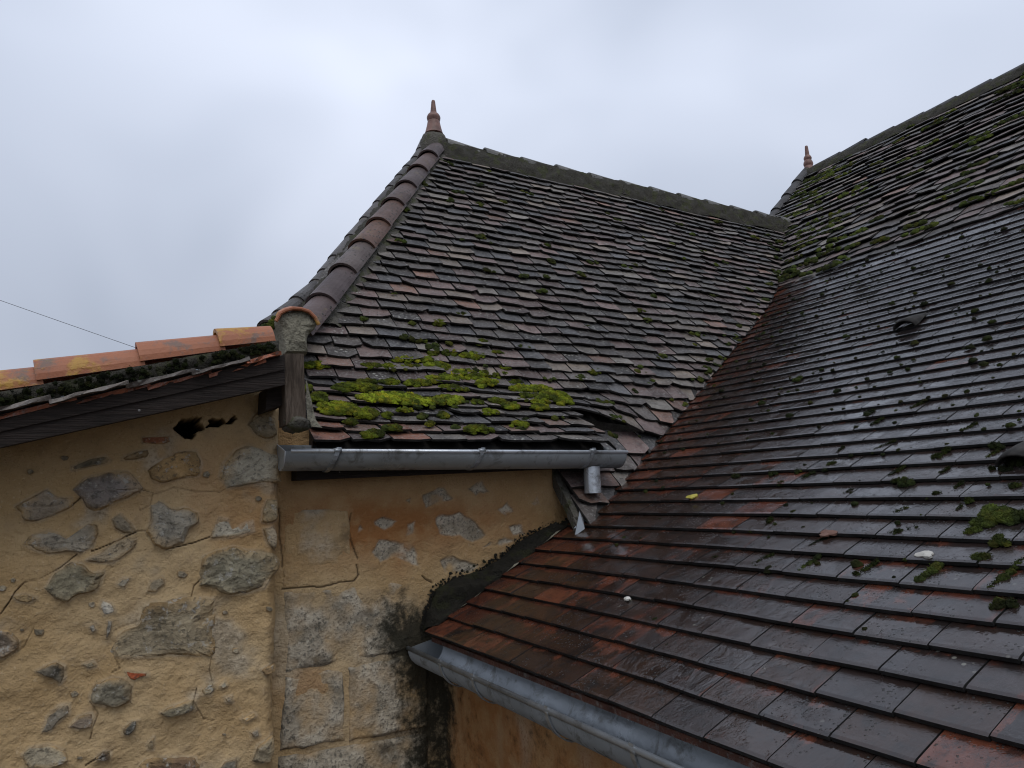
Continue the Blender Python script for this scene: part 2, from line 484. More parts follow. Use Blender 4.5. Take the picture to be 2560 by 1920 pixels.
MT_ZINCB = mat_zinc("zinc_bright", (0.56, 0.59, 0.62), 0.2)
MT_DECK = mat_plain("roof_underlay", (0.020, 0.018, 0.016), 0.9)
MT_BOARD = mat_wood("dark_board", (0.014, 0.010, 0.008), (0.036, 0.026, 0.021), (0.35, 3, 6), 0.75)
MT_POST = mat_wood("weathered_post", (0.050, 0.035, 0.024), (0.13, 0.100, 0.075), (5, 5, 0.6), 0.8)
MT_MOSS = mat_moss("moss_bright", (0.048, 0.066, 0.006), (0.175, 0.215, 0.012))
MT_MOSSD = mat_moss("moss_dark", (0.018, 0.026, 0.006), (0.060, 0.080, 0.012))
MT_FINIAL = mat_plain("finial_clay", (0.185, 0.098, 0.078), 0.5, 0, 14, 0.35)
MT_GROUND = mat_plain("ground_gravel", (0.10, 0.085, 0.065), 0.95, 0, 3, 0.4)
MT_WIRE = mat_plain("cable_rubber", (0.10, 0.10, 0.11), 0.7)

# ------------------------------------------------------------------ the roofs as surfaces
A_L, C_L = 1.235, -1.197          # old wing: Z = A_L*Y + C_L
YR, ZR_L = 1.72, 0.944            # its ridge
S_R, C_R = 0.58, -0.4260          # new roof: Z = S_R*X + C_R
XK = 1.69                         # where the new tiles stop and the steeper old tiles start
ZK = S_R*XK + C_R
S_U = 0.87
XR = 2.585
ZR_R = ZK + S_U*(XR - XK)
Y_EAVE, Y_FL, X_FL = 0.95, 1.12, 0.71

KS = 0.075                        # the change of pitch is eased over a few rows
def zR(X):
    X = np.asarray(X, float)
    return S_R*X + C_R + (S_U - S_R)*KS*np.logaddexp(0, (X - XK)/KS)
def sR(X): return S_R + (S_U - S_R)/(1 + np.exp(-(np.asarray(X, float) - XK)/KS))
_xt = np.linspace(-1, 4, 2000); _zt = zR(_xt)
def flare_w(X, Y):
    g = 0.02 + 0.35*np.clip((Y - Y_EAVE)/(Y_FL - Y_EAVE), 0, 1)
    return 1 - sstep(0, 1, (np.asarray(X) - X_FL)/g)
def zL(X, Y, flare=True):
    z = A_L*Y + C_L
    if flare: z = z + 0.565*np.maximum(0, Y_FL - Y)*flare_w(X, Y)
    return z
def hip_x(Y):
    return np.where(np.asarray(Y) > 1.21, 0.275 + 0.883*(np.asarray(Y) - 1.21), 0.240 + 0.135*(np.asarray(Y) - 0.95))
def valley_x(Y):
    z = A_L*np.asarray(Y, float) + C_L
    return np.interp(z, _zt, _xt)
def valley_y(X): return (zR(X) - C_L)/A_L
def ptL(flare=True):
    def f(u, v, h):
        u = np.asarray(u, float); v = np.asarray(v, float)
        s = A_L - (0.53*flare_w(u, v)*(v < Y_FL) if flare else 0)
        n = np.sqrt(1 + s*s)
        sag = 0.006*fbm(u*3.0, v*3.0, 0, 40, 2)
        return np.stack([u, v - s/n*h, zL(u, v, flare) + h/n + sag], -1)
    return f
def ptR(u, v, h):
    u = np.asarray(u, float); v = np.asarray(v, float)
    s = sR(v); n = np.sqrt(1 + s*s)
    sag = np.where(v < XK, 0.002, 0.008)*fbm(u*2.5, v*2.5, 3, 50, 2)
    return np.stack([v - s/n*h, u, zR(v) + h/n + sag], -1)

def tile_mesh(pt, u0, u1, v0, v1, h0, h1, th, lo=None, hi=None, nj=0.0, hj=0.0, skew=0.0, nu=4, flip=False, rnd=random, broken=0.0, bevel=0.12):
    """one tile: nose at v0 (height h0 above the deck), head at v1 (height h1)"""
    us = np.linspace(u0, u1, nu)
    vs_f = np.array([0.0, bevel, 0.55, 1.0])
    dh = rnd.uniform(-hj, hj); roll = rnd.uniform(-hj, hj)
    nose = [rnd.uniform(-nj, nj) for _ in range(nu)]
    if broken and rnd.random() < broken:
        k = rnd.choice([0, nu-1]); nose[k] += (v1 - v0)*rnd.uniform(0.10, 0.22)
    T = []
    for i, fv in enumerate(vs_f):
        row = []
        for j in range(nu):
            fu = j/(nu-1)
            v = v0 + (v1 - v0)*fv + nose[j]*(1 - fv) + skew*(fu - 0.5)*(1 - 0.5*fv)
            u = us[j]
            if lo is not None: u = max(u, float(lo(v)))
            if hi is not None: u = min(u, float(hi(v)))
            h = h0 + (h1 - h0)*fv + dh*(1-fv) + roll*(fu-0.5)*(1-fv) - (th*0.16 if i == 0 else 0)
            row.append((u, v, h))
        T.append(row)
    T = np.array(T)
    if T[..., 0].max(1).min() - T[..., 0].min(1).max() < -1 or (T[..., 0].max(1) - T[..., 0].min(1)).max() < 0.006:
        return None
    top = pt(T[..., 0], T[..., 1], T[..., 2])
    bot = pt(T[[0, 3], :, 0], T[[0, 3], :, 1] + 0.0, T[[0, 3], :, 2] - th*np.array([[0.84], [1.0]]))
    V = np.concatenate([top.reshape(-1, 3), bot.reshape(-1, 3)])
    n = nu; B = 4*n
    Fc = grid_faces(4, n)
    for j in range(n-1): Fc.append([B+j, B+j+1, j+1, j])                 # nose
    for j in range(n-1): Fc.append([B+n+j+1, B+n+j, B+j, B+j+1][::1])    # underside
    Fc.append([B, 0, n, 2*n, 3*n, B+n])                                  # left side
    Fc.append([n-1, B+n-1, B+2*n-1, 4*n-1, 3*n-1, 2*n-1])                # right side
    if flip: Fc = [f[::-1] for f in Fc]
    fu = np.linspace(0, 1, nu)
    uv = np.array([[a, b, 0, 1] for b in (*vs_f, 0, 1) for a in fu])
    return V, Fc, uv

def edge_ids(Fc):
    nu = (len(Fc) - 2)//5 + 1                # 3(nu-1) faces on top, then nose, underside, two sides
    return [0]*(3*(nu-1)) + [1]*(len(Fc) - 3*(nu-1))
def emit_tiles(tiles, name, mat, parent, rest_name, limit=295):
    """the tiles that show largest become objects of their own, the rest one mass"""
    sc = []
    for V, Fc, c, uv in tiles:
        m = V.mean(0)[None]; x, y, z = proj(m)
        ok = z[0] > 0.1 and -10 < x[0] < 2570 and -10 < y[0] < 1930
        sc.append(1/z[0]**2 if ok else -1/abs(z[0]))
    order = np.argsort(sc)[::-1]
    rest = MB()
    for k, i in enumerate(order):
        V, Fc, c, uv = tiles[i]
        if k < limit and sc[i] > 0:
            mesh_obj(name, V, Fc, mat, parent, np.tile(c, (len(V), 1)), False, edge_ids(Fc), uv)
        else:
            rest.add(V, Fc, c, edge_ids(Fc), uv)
    if rest.n:
        tag(rest.build(rest_name, mat, parent), kind="stuff")
    print(name, len(tiles), "tiles")

OLD_PAL = [((0.066, 0.055, 0.048), 5), ((0.090, 0.063, 0.056), 4.5), ((0.122, 0.108, 0.092), 2.2), ((0.057, 0.055, 0.056), 2.5),
           ((0.150, 0.086, 0.064), 0.8), ((0.140, 0.112, 0.088), 1.8), ((0.038, 0.033, 0.030), 4), ((0.108, 0.074, 0.066), 3)]
_pal = [c for c, w in OLD_PAL]; _pw = [w for c, w in OLD_PAL]
def old_col(dark=1.0):
    c = np.array(random.choices(_pal, _pw)[0]) * random.uniform(0.75, 1.85) * dark
    return np.array([*c, random.random()])

# ================================================================== ground
o = mesh_obj("ground", [(-60, -60, -H/D), (60, -60, -H/D), (60, 60, -H/D), (-60, 60, -H/D)], [[0, 1, 2, 3]], MT_GROUND)
tag(o, "bare gravel ground around the house", None, None, "structure")

# ================================================================== the old wing with the hipped roof
wing = empty("house_wing", (0.45, 1.0, -H/D))
tag(wing, "old house wing with mossy hipped roof of weathered tiles and ochre stone wall", "house")

# --- roof deck
roofL = empty("hipped_roof", (0.9, 1.3, 0.1), wing)
ys = np.concatenate([np.linspace(0.955, 1.2, 14), np.linspace(1.23, YR, 18)])
V, Fc = [], []
for y in ys:
    a, b = float(hip_x(y)) + 0.004, float(valley_x(y)) - 0.002
    for k in range(13):
        x = a + (b - a)*k/12
        if y < 1.05: x = min(x, X_FL)
        V.append((x, y, float(zL(x, y)) - 0.006))
mesh_obj("roof_deck", V, grid_faces(len(ys), 13), MT_DECK, roofL)
# tail of the roof running down behind the gutter end into the valley
V = []
for y in np.linspace(0.925, 1.06, 8):
    for k in range(4):
        x = 0.642 + (max(0.645, float(valley_x(y))) - 0.642)*k/3
        V.append((x, y, A_L*y + C_L - 0.006))
mesh_obj("tail_deck", V, grid_faces(8, 4), MT_DECK, roofL)
# hip face, back slope (closed so that the house is a volume)
hz = A_L*YR + C_L - 0.003
hp = [(0.278, 1.21, 0.291), (0.757, YR, hz), (0.278, 2*YR - 1.21, 0.291)]
o = mesh_obj("hip_face", hp + [(0.16, 1.16, 0.205), (0.16, 2*YR-1.16, 0.205)], [[0, 1, 2, 4, 3]], MT_OLD, roofL, np.tile([0.07, 0.06, 0.052, 0.4], (5, 1)))
mesh_obj("back_slope", [(0.757, YR+0.002, hz), (3.4, YR+0.002, hz), (3.4, 2*YR-1.0, 0.06), (0.278, 2*YR-1.0, 0.06), (0.278, 2*YR-1.21, 0.308)],
         [[0, 1, 2, 3, 4]], MT_OLD, roofL, np.tile([0.09, 0.085, 0.08, 0.4], (5, 1)))

yy = np.linspace(0.952, 1.24, 10)
V = [(float(hip_x(y)) - 0.002, y, 0.068) for y in yy] + [(float(hip_x(y)) - 0.002, y, float(zL(float(hip_x(y)), y)) + 0.004) for y in yy]
mesh_obj("cheek_board", V, [[k, k+1, 11+k, 10+k] for k in range(9)], MT_BOARD, roofL)
# --- rows of old tiles
def hip_off(v): return -0.004 if v < 1.16 else -0.004 + 0.058*min(1.0, (v - 1.16)/0.10)
tilesL = []
Yk = [0.925, Y_EAVE]
e = 0.0290
while Yk[-1] < YR - 0.014:
    y = Yk[-1]
    s = A_L - 0.53 if y < Y_FL else A_L
    Yk.append(y + e/math.sqrt(1 + s*s)*random.uniform(0.94, 1.06))
W_OLD = 0.0535
TH_O = 0.0044
for k, y0 in enumerate(Yk):
    s = A_L - 0.53 if y0 < Y_FL else A_L
    ev = (Yk[k+1] - y0) if k+1 < len(Yk) else e/1.59
    spans = []
    if y0 < 1.03:
        if y0 >= Y_EAVE: spans.append((float(hip_x(y0)) - 0.004, X_FL, True, None))
        spans.append((0.640 + random.uniform(-.004, .004), None, False, True))
    else:
        spans.append((float(hip_x(y0)) + hip_off(y0), None, True, True))
    for ua, ub, fl, val in spans:
        ue = ub if ub is not None else float(valley_x(y0 + ev)) + 0.03
        u = ua - random.uniform(0.0, 1.0)*W_OLD*(0.0 if ub else 0.9) * (0 if fl is False else 1)
        first = True
        while u < ue:
            w = W_OLD*random.uniform(0.82, 1.15)
            u1 = u + w
            if ub is not None: u1 = min(u1, ub + random.uniform(-.004, .006))
            jit = random.uniform(-0.08, 0.08)*ev
            if random.random() < 0.04: jit -= 0.2*ev
            joff = random.uniform(-0.006, 0.003)
            lo = (lambda v, a=ua: max(a, float(hip_x(v)) + hip_off(v))) if fl else (lambda v, a=ua: a)
            hi = (lambda v, j=joff: float(valley_x(v)) + j) if val else None
            r = tile_mesh(ptL(fl), u + 0.0012, u1 - 0.0012, y0 + jit, y0 + jit + ev*1.75, 0.0160, 0.0030, TH_O,
                          lo, hi, nj=0.065*ev, hj=0.0017, skew=random.uniform(-0.12, 0.12)*ev, nu=4, broken=0.18)
            if r is not None and r[0][:, 0].max() - r[0][:, 0].min() > 0.008:
                c = old_col()
                if k in (1, 2) and u < 0.36 and random.random() < 0.8: c[:3] = (0.20, 0.085, 0.052)
                elif y0 < 1.05 and random.random() < 0.22: c[:3] = np.array((0.150, 0.092, 0.068))*random.uniform(.8, 1.1)
                tilesL.append((r[0], r[1], c, r[2]))
            u = u1
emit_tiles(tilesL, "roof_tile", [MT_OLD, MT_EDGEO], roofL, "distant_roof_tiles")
# edge of the roof tail, seen from the side
mb = MB()
for i in range(7):
    y0, y1 = 0.918 + i*0.019, 0.918 + (i+1)*0.019 + 0.004
    z0, z1 = A_L*y0 + C_L, A_L*y1 + C_L
    j = random.uniform(-.003, .003)
    V, Fc = box8([(0.630+j, y0, z0-0.020), (0.643, y0, z0-0.020), (0.643, y1, z1-0.020), (0.630+j, y1, z1-0.020),
                  (0.630+j, y0, z0+0.004), (0.643, y0, z0+0.004), (0.643, y1, z1+0.004), (0.630+j, y1, z1+0.004)])
    mb.add(V, Fc)
mb.build("tail_edge", MT_BED, roofL)
# zinc valley lining
V = []
vy = np.linspace(0.93, YR - 0.02, 24)
for y in vy:
    x = float(valley_x(y)); z = A_L*y + C_L
    V += [(x - 0.03, y, z + 0.0015), (x + 0.002, y, z + 0.003), (x + 0.014, y, float(zR(x+0.014)) + 0.010)]
mesh_obj("valley_lining", V, grid_faces(len(vy), 3), MT_ZINC, roofL)

# --- generic half-round capping tile along a line
def cap_tile(a, b, r0, r1, th, n=10, up=(0, 0, 1), arc=math.pi, mat=MT_RIDGE, parent=None, name="ridge_tile", col=(0.1, 0.1, 0.1, 0.5), drop=0.0):
    """open half pipe from a (wide, visible end) to b (covered end)"""
    a, b = np.array(a, float), np.array(b, float)
    t = (b - a)/np.linalg.norm(b - a)
    up = np.array(up, float); sd = np.cross(t, up); sd /= np.linalg.norm(sd); up = np.cross(sd, t)
    V = []
    rows = [(a, r0), (a + 0.04*(b-a), r0*1.0), (a + 0.5*(b-a), (r0+r1)/2), (b, r1)]
    for (c, r) in rows:
        for rr in (r, r - th):
            for k in range(n+1):
                w = math.pi/2 + arc*(k/n - 0.5)
                V.append(c + rr*(math.cos(w)*sd + math.sin(w)*up))
    m = n+1
    Fc = []
    for i in range(len(rows)-1):
        o0, o1 = i*2*m, (i+1)*2*m
        for k in range(n):
            Fc.append([o0+k, o1+k, o1+k+1, o0+k+1])
            Fc.append([o0+m+k, o0+m+k+1, o1+m+k+1, o1+m+k])
        Fc.append([o0, o0+m, o1+m, o1]); Fc.append([o0+n, o1+n, o1+m+n, o0+m+n])
    e0 = (len(rows)-1)*2*m
    for k in range(n):
        Fc.append([k, k+1, m+k+1, m+k]); Fc.append([e0+k, e0+m+k, e0+m+k+1, e0+k+1])
    V = np.array(V)
    return mesh_obj(name, V, Fc, mat, parent, np.tile(np.array(col, float), (len(V), 1)), smooth=False)

def lumpy_strip(pts_a, pts_b, bulge, amp, seed, n=70, m=8, nrm=(0, 0, 1)):
    """strip between two polylines, bulging outwards, with noise"""
    def resample(P, n):
        P = np.array(P, float); L = np.r_[0, np.cumsum(np.linalg.norm(np.diff(P, axis=0), axis=1))]
        t = np.linspace(0, L[-1], n); return np.stack([np.interp(t, L, P[:, i]) for i in range(3)], 1)
    A, B = resample(pts_a, n), resample(pts_b, n)
    nrm = np.array(nrm, float)/np.linalg.norm(nrm)
    f = np.linspace(0, 1, m)[None, :, None]
    P = A[:, None]*(1 - f) + B[:, None]*f
    nz = fbm(P[..., 0]*60, P[..., 1]*60, P[..., 2]*60, seed, 3)
    sn = np.sin(np.pi*f[..., 0])
    k = bulge*np.maximum(sn, 0)**0.7 + amp*nz*(0.35 + sn)
    V = (P + nrm*k[..., None]).reshape(-1, 3)
    return np.array(V), grid_faces(n, m)

# --- hip capping
H1 = np.array([0.752, 1.735, 0.962])
H0 = np.array([0.268, 1.20, 0.306]); H0 = H0 - (H1 - H0)*0.055
_hs = np.array([0.030, -0.010, -0.012])
H0 = H0 + _hs*0.75 - np.array([0, 0, 0.008]); H1 = -np.array([0, 0, 0.006]) + H1 + _hs*np.array([0.3, 0.5, 0.8])
hip = empty("hip_capping", H0, wing)
nl = np.array([0, -A_L, 1])/math.hypot(1, A_L); nh = np.array([-1.40, 0, 1])/math.hypot(1, 1.40)
hup = nl + nh; hup /= np.linalg.norm(hup)
NH = 9
hcols = [(0.115, 0.100, 0.110), (0.10, 0.092, 0.105), (0.12, 0.115, 0.12), (0.135, 0.088, 0.068), (0.12, 0.088, 0.080),
         (0.105, 0.085, 0.085), (0.095, 0.085, 0.095), (0.115, 0.09, 0.09), (0.10, 0.092, 0.105)]
for i in range(NH):
    a = H0 + (H1 - H0)*(i/NH) + hup*random.uniform(-.001, .002); b = H0 + (H1 - H0)*((i + 1.16)/NH) - hup*0.006
    cap_tile(a, b, 0.0315 - 0.0002*i, 0.0285 - 0.0002*i, 0.0042, 12, hup, math.pi*0.86, MT_RIDGE, hip, "hip_tile", (*(np.array(hcols[i])*np.array([0.80, 0.62, 0.52])), random.random()))
pa, pb = [], []
for f in np.linspace(0.06, 0.97, 30):
    c = H0 + (H1 - H0)*f
    y = c[1]
    x0 = float(hip_x(y))
    pa.append((x0 + 0.030, y - 0.008, A_L*y + C_L + 0.016)); pb.append((x0 + 0.070, y - 0.004, A_L*y + C_L + 0.010))
V, Fc = lumpy_strip(pa, pb, 0.002, 0.006, 3, 120, 8, nl)
mesh_obj("mortar_bed", V, [f[::-1] for f in Fc], MT_BED, hip, smooth=True)
# outer bed and tile edges of the hip face, which show as a dark band left of the hip
sil = [(1050, 352), (1036, 390), (1004, 424), (974, 460), (925, 520), (871, 585), (806, 667), (779, 705), (698, 775), (645, 815)]
pa, pb = [], []
for i, q in enumerate(sil):
    f = [1.0, 0.93, 0.84, 0.75, 0.62, 0.48, 0.30, 0.23, 0.06, -0.06][i]
    c = H0 + (H1 - H0)*f
    pb.append(onY(q, c[1] + 0.045)); pa.append(c + np.array([-0.004, 0.012, 0.010]))
V, Fc = lumpy_strip(pa, pb, 0.004, 0.006, 5, 120, 8, nh)
mesh_obj("outer_mortar_bed", V, Fc, MT_BEDMOSS, hip, smooth=True)
pb2 = np.array(pb); tt = np.linspace(0, len(pb2) - 1, 15)
ol = np.stack([np.interp(tt, np.arange(len(pb2)), pb2[:, k]) for k in range(3)], 1)
for i in range(14):
    a, b = ol[i+1] + np.array([0.012, -0.006, -0.006]), ol[i] + np.array([0.012, -0.006, -0.008])
    cap_tile(a, a + (b - a)*1.15, 0.0165, 0.0150, 0.004, 8, hup, math.pi, MT_RIDGE, hip, "edge_tile", (*(np.array((0.07, 0.062, 0.058))*random.uniform(.7, 1.2)), random.random()))

# cement block that closes the lowest hip tile
mb = MB()
def poly_px(pts, Y): return np.array([onY(p, Y) for p in pts])
arch = [(694, 800), (699, 785), (712, 779), (732, 775), (752, 776), (772, 783), (786, 797), (794, 812), (788, 822), (774, 836), (768, 850), (769, 884), (711, 884), (709, 850), (703, 828)]
YB = 1.085
F0 = poly_px(arch, YB); n = len(arch)
cen = F0.mean(0)
ring = []
for sc_, dy in ((1.0, 0.030), (1.0, 0.004), (0.93, -0.004), (0.6, -0.008)):
    q = cen + (F0 - cen)*sc_; q = q.copy(); q[:, 1] += dy
    q[:, 0] += 0.002*fbm(q[:, 0]*80, q[:, 2]*80, 0, 9, 2); q[:, 1] += 0.006*fbm(q[:, 0]*60, q[:, 2]*60, 1, 9, 3)
    ring.append(q)
back = F0.copy(); back[:, 1] += 0.14
V = np.concatenate([back] + ring + [cen[None] + [0, -0.010, 0]])
Fc = []
for r in range(4):
    for k in range(n): Fc.append([r*n+k, r*n+(k+1) % n, (r+1)*n+(k+1) % n, (r+1)*n+k])
for k in range(n): Fc.append([4*n+k, 4*n+(k+1) % n, 5*n])
mesh_obj("cement_stop", V, Fc, MT_CEMENT, hip)
# orange rim of the tile over the cement
ap = [onY(p, YB - 0.012) for p in [(690, 803), (700, 784), (714, 776), (732, 771), (752, 772), (773, 779), (788, 794), (797, 812)]]
mb = MB()
for off, rr in ((0, 0.0046),):
    V, Fc = tube(ap, rr*0.62, 8); mb.add(V, Fc, (0.4, 0.2, 0.1, 0.3))
    V, Fc = tube([p + np.array([0.008, 0.05, 0.012]) for p in ap], 0.0030, 8); mb.add(V, Fc, (0.4, 0.2, 0.1, 0.3))
m = len(ap)
V = np.array(ap + [p + np.array([0.012, 0.075, 0.02]) for p in ap]) + np.array([0, 0, 0.003])
mb.add(V, [[k, k+1, m+k+1, m+k] for k in range(m-1)], (0.4, 0.2, 0.1, 0.3))
mb.build("starter_tile", MT_VERGE, hip)

# --- ridge capping of the wing
ridge = empty("ridge_capping", (0.8, YR, ZR_L), wing)
x = 0.775; i = 0
while x < 2.12:
    L = 0.118
    a = (x + L*1.12, YR, ZR_L + 0.002 + random.uniform(-.003, .003)); b = (x, YR, ZR_L - 0.004)
    cap_tile((x, YR, ZR_L + 0.004 + random.uniform(-.002, .002)), (x + L*1.1, YR, ZR_L - 0.003), 0.0235, 0.0215, 0.0042, 10, (0, 0, 1), math.pi,
             MT_RIDGE, ridge, "ridge_tile", (*(np.array((0.15, 0.145, 0.13))*random.uniform(.7, 1.1)), random.random()))
    x += L; i += 1
pa = [(x, YR - 0.020, ZR_L + 0.013) for x in np.linspace(0.752, 2.15, 40)]
pb = [(x, YR - 0.044, ZR_L - 0.052 + 0.004*math.sin(x*30)) for x in np.linspace(0.752, 2.15, 40)]
V, Fc = lumpy_strip(pa, pb, 0.002, 0.007, 7, 220, 8, (0, -1, 0.4))
mesh_obj("mortar_bed", V, [f[::-1] for f in Fc], MT_BEDMOSS, ridge, smooth=True)

# --- eave boards
V, Fc = box8([(0.222, 0.968, 0.030), (0.645, 0.968, 0.044), (0.645, 0.999, 0.044), (0.222, 0.999, 0.030),
              (0.222, 0.968, 0.066), (0.645, 0.968, 0.066), (0.645, 0.999, 0.066), (0.222, 0.999, 0.066)])
mesh_obj("fascia_board", V, Fc, MT_BOARD, wing)
V, Fc = boxmm((0.215, 0.950, 0.061), (0.71, 0.9995, 0.0655))
mesh_obj("eave_lath", V, Fc, MT_BOARD, wing)

# ================================================================== walls
def seg_dist(px, py, poly):
    d = np.full(px.shape, 1e9)
    for (x0, y0), (x1, y1) in zip(poly[:-1], poly[1:]):
        dx, dy = x1-x0, y1-y0; L = dx*dx + dy*dy + 1e-9
        t = np.clip(((px-x0)*dx + (py-y0)*dy)/L, 0, 1)
        d = np.minimum(d, np.hypot(px - x0 - t*dx, py - y0 - t*dy))
    return d
def in_poly(px, py, poly):
    r = np.zeros(px.shape, bool); n = len(poly)
    for i in range(n):
        x0, y0 = poly[i]; x1, y1 = poly[(i+1) % n]
        c = ((y0 > py) != (y1 > py)) & (px < (x1-x0)*(py-y0)/((y1-y0) + 1e-12) + x0)
        r ^= c
    return r
def poly_sd(px, py, poly):
    d = seg_dist(px, py, list(poly) + [poly[0]])
    return np.where(in_poly(px, py, poly), d, -d)

def z1(*pts): return [(x/2.458, 700 + y/2.458) for x, y in pts]
def z2(*pts): return [(x/2.458, 1250 + y/2.458) for x, y in pts]
def z3(*pts): return [(650 + x/1.907, 1050 + y/1.907) for x, y in pts]

# ---------------------------------------------------------------- rubble wall with its lean-to roof (left)
YA = 0.962
out_b = empty("lean_to", (-0.2, YA, -H/D))
tag(out_b, "lean-to building with rubble stone wall, ochre mortar and orange verge tiles at left", "building")
def corner_x(Z): return 0.1985 + 0.0035*fbm(Z*22, 0.3, 0, 21, 3)
stones = [  # outline, proud height (cm), colour
 (z1((450,1290),(520,1220),(600,1200),(690,1180),(780,1180),(830,1220),(870,1290),(800,1330),(700,1370),(600,1420),(540,1400),(510,1340)), 2.4, (.17,.158,.158)),
 (z1((1370,1130),(1440,1050),(1530,1015),(1640,1060),(1712,1080),(1716,1240),(1560,1250),(1400,1280),(1350,1210)), 3.2, (.30,.29,.255)),
 (z1((1525,890),(1560,830),(1640,810),(1690,860),(1700,950),(1640,980),(1560,940)), 2.0, (.30,.265,.20)),
 (z1((90,1390),(200,1330),(290,1290),(350,1340),(440,1340),(440,1390),(360,1430),(250,1480),(150,1480),(130,1420)), 1.8, (.23,.20,.165)),
 (z1((440,1150),(560,1100),(650,1085),(680,1110),(640,1130),(540,1150),(440,1170)), 1.2, (.15,.135,.105)),
 (z1((750,1095),(830,1060),(910,1045),(915,1080),(850,1100),(750,1105)), 1.6, (.22,.165,.10)),
 (z1((875,970),(1040,960),(1040,995),(980,1010),(880,1000)), 0.8, (.20,.085,.05)),
 (z1((920,1170),(1000,1100),(1100,1060),(1200,1050),(1240,1130),(1220,1200),(1130,1210),(1000,1240),(940,1220)), 1.6, (.33,.23,.12)),
 (z2((150,270),(200,220),(300,190),(380,220),(420,250),(480,220),(530,150),(590,150),(590,210),(570,290),(500,320),(420,310),(300,330),(200,300)), 1.2, (.29,.27,.235)),
 (z2((690,120),(740,90),(810,150),(835,200),(770,210),(710,170)), 1.2, (.22,.195,.155)),
 (z2((530,370),(620,330),(700,260),(770,230),(835,240),(830,290),(760,340),(690,390),(600,380)), 1.4, (.31,.265,.20)),
 (z2((905,200),(930,120),(930,40),(990,10),(1060,60),(1140,50),(1210,80),(1220,140),(1160,180),(1130,260),(1020,300),(950,270)), 2.6, (.28,.27,.245)),
 (z2((1300,230),(1350,110),(1400,120),(1420,200),(1500,150),(1550,130),(1560,190),(1480,220),(1380,235)), 1.2, (.32,.305,.27)),
 (z2((1610,130),(1620,50),(1640,0),(1700,0),(1705,120),(1650,140)), 2.0, (.27,.225,.155)),
 (z2((1620,180),(1680,165),(1705,220),(1700,270),(1690,305),(1640,260)), 2.2, (.27,.235,.185)),
 (z2((280,540),(350,430),(420,385),(500,390),(560,450),(640,440),(620,510),(590,560),(480,580),(410,625),(340,600)), 2.4, (.25,.235,.18)),
 (z2((1235,520),(1250,350),(1330,320),(1430,285),(1520,310),(1600,310),(1705,350),(1698,420),(1620,540),(1520,570),(1410,585),(1330,540)), 3.4, (.23,.22,.175)),
 (z2((615,660),(625,620),(690,640),(710,690),(640,710)), 1.0, (.46,.45,.42)),
 (z2((550,780),(575,760),(590,800),(565,815)), 0.8, (.27,.26,.24)),
 (z2((650,800),(665,740),(690,745),(680,800),(655,850)), 0.9, (.25,.24,.22)),
 (z2((705,920),(730,820),(840,770),(900,650),(1010,630),(1110,610),(1240,600),(1315,610),(1305,800),(1300,960),(1200,950),(1000,950),(800,970),(720,960)), 1.8, (.25,.22,.165)),
 (z2((220,1050),(280,1020),(340,990),(400,1020),(400,1090),(370,1125),(320,1090),(260,1070)), 1.6, (.15,.14,.12)),
 (z2((550,1200),(590,1130),(680,1090),(760,1090),(810,1130),(800,1230),(720,1270),(620,1260),(560,1240)), 2.4, (.21,.20,.165)),
 (z2((770,1050),(820,1060),(910,1060),(910,1075),(860,1085),(820,1105),(785,1090)), 1.0, (.36,.095,.045)),
 (z2((985,1300),(1050,1260),(1190,1220),(1210,1280),(1120,1310),(1030,1325)), 1.8, (.19,.175,.135)),
 (z2((260,1420),(290,1330),(360,1260),(430,1250),(420,1310),(350,1370),(310,1420)), 1.2, (.26,.24,.205)),
 (z2((430,1390),(480,1330),(560,1310),(580,1350),(560,1390),(480,1405)), 1.4, (.22,.185,.155)),
 (z2((760,1400),(800,1360),(840,1350),(830,1400),(790,1440),(755,1435)), 1.6, (.13,.13,.12)),
 (z2((140,1560),(180,1520),(300,1500),(390,1530),(410,1600),(300,1647),(180,1640)), 1.2, (.30,.275,.22)),
 (z2((590,1580),(640,1540),(680,1550),(670,1590),(610,1600)), 1.2, (.085,.065,.05)),
 (z2((840,1660),(890,1600),(980,1580),(1200,1580),(1220,1660),(1200,1760),(900,1760)), 2.2, (.15,.105,.075)),
 (z2((1350,1640),(1380,1600),(1460,1580),(1450,1640)), 1.6, (.20,.19,.17)),
 (z2((1545,1590),(1580,1500),(1672,1440),(1680,1540),(1650,1600),(1570,1610)), 3.0, (.24,.215,.165)),
 (z2((-60,800),(60,800),(120,870),(110,920),(0,975),(-70,960)), 2.0, (.23,.195,.165)),
 (z2((1235,1160),(1300,1120),(1320,1150),(1290,1190),(1245,1190)), 1.3, (.36,.31,.22)),
 (z2((1350,1140),(1380,1110),(1390,1140),(1365,1155)), 0.8, (.34,.32,.27)),
 (z2((1380,1210),(1420,1200),(1425,1235),(1390,1235)), 0.8, (.38,.32,.24)),
 (z2((905,1500),(945,1450),(940,1530),(910,1530)), 0.8, (.23,.19,.13)),
 (z2((1535,1420),(1580,1400),(1590,1440),(1550,1450)), 0.9, (.22,.20,.17)),
 (z2((510,1010),(570,990),(590,1020),(540,1035)), 0.7, (.21,.185,.14)),
 (z2((80,590),(160,580),(230,600),(180,630),(110,620)), 1.0, (.38,.29,.17)),
 (z2((905,560),(930,500),(1000,470),(1010,510),(950,570)), 0.6, (.25,.22,.17)),
 (z2((720,520),(760,480),(800,480),(760,540)), 0.7, (.26,.24,.20)),
 (z2((1480,1340),(1560,1300),(1570,1320),(1510,1360)), 1.0, (.42,.31,.18)),
 (z2((1600,1040),(1690,1000),(1690,1050),(1630,1080)), 1.6, (.37,.27,.16)),
]
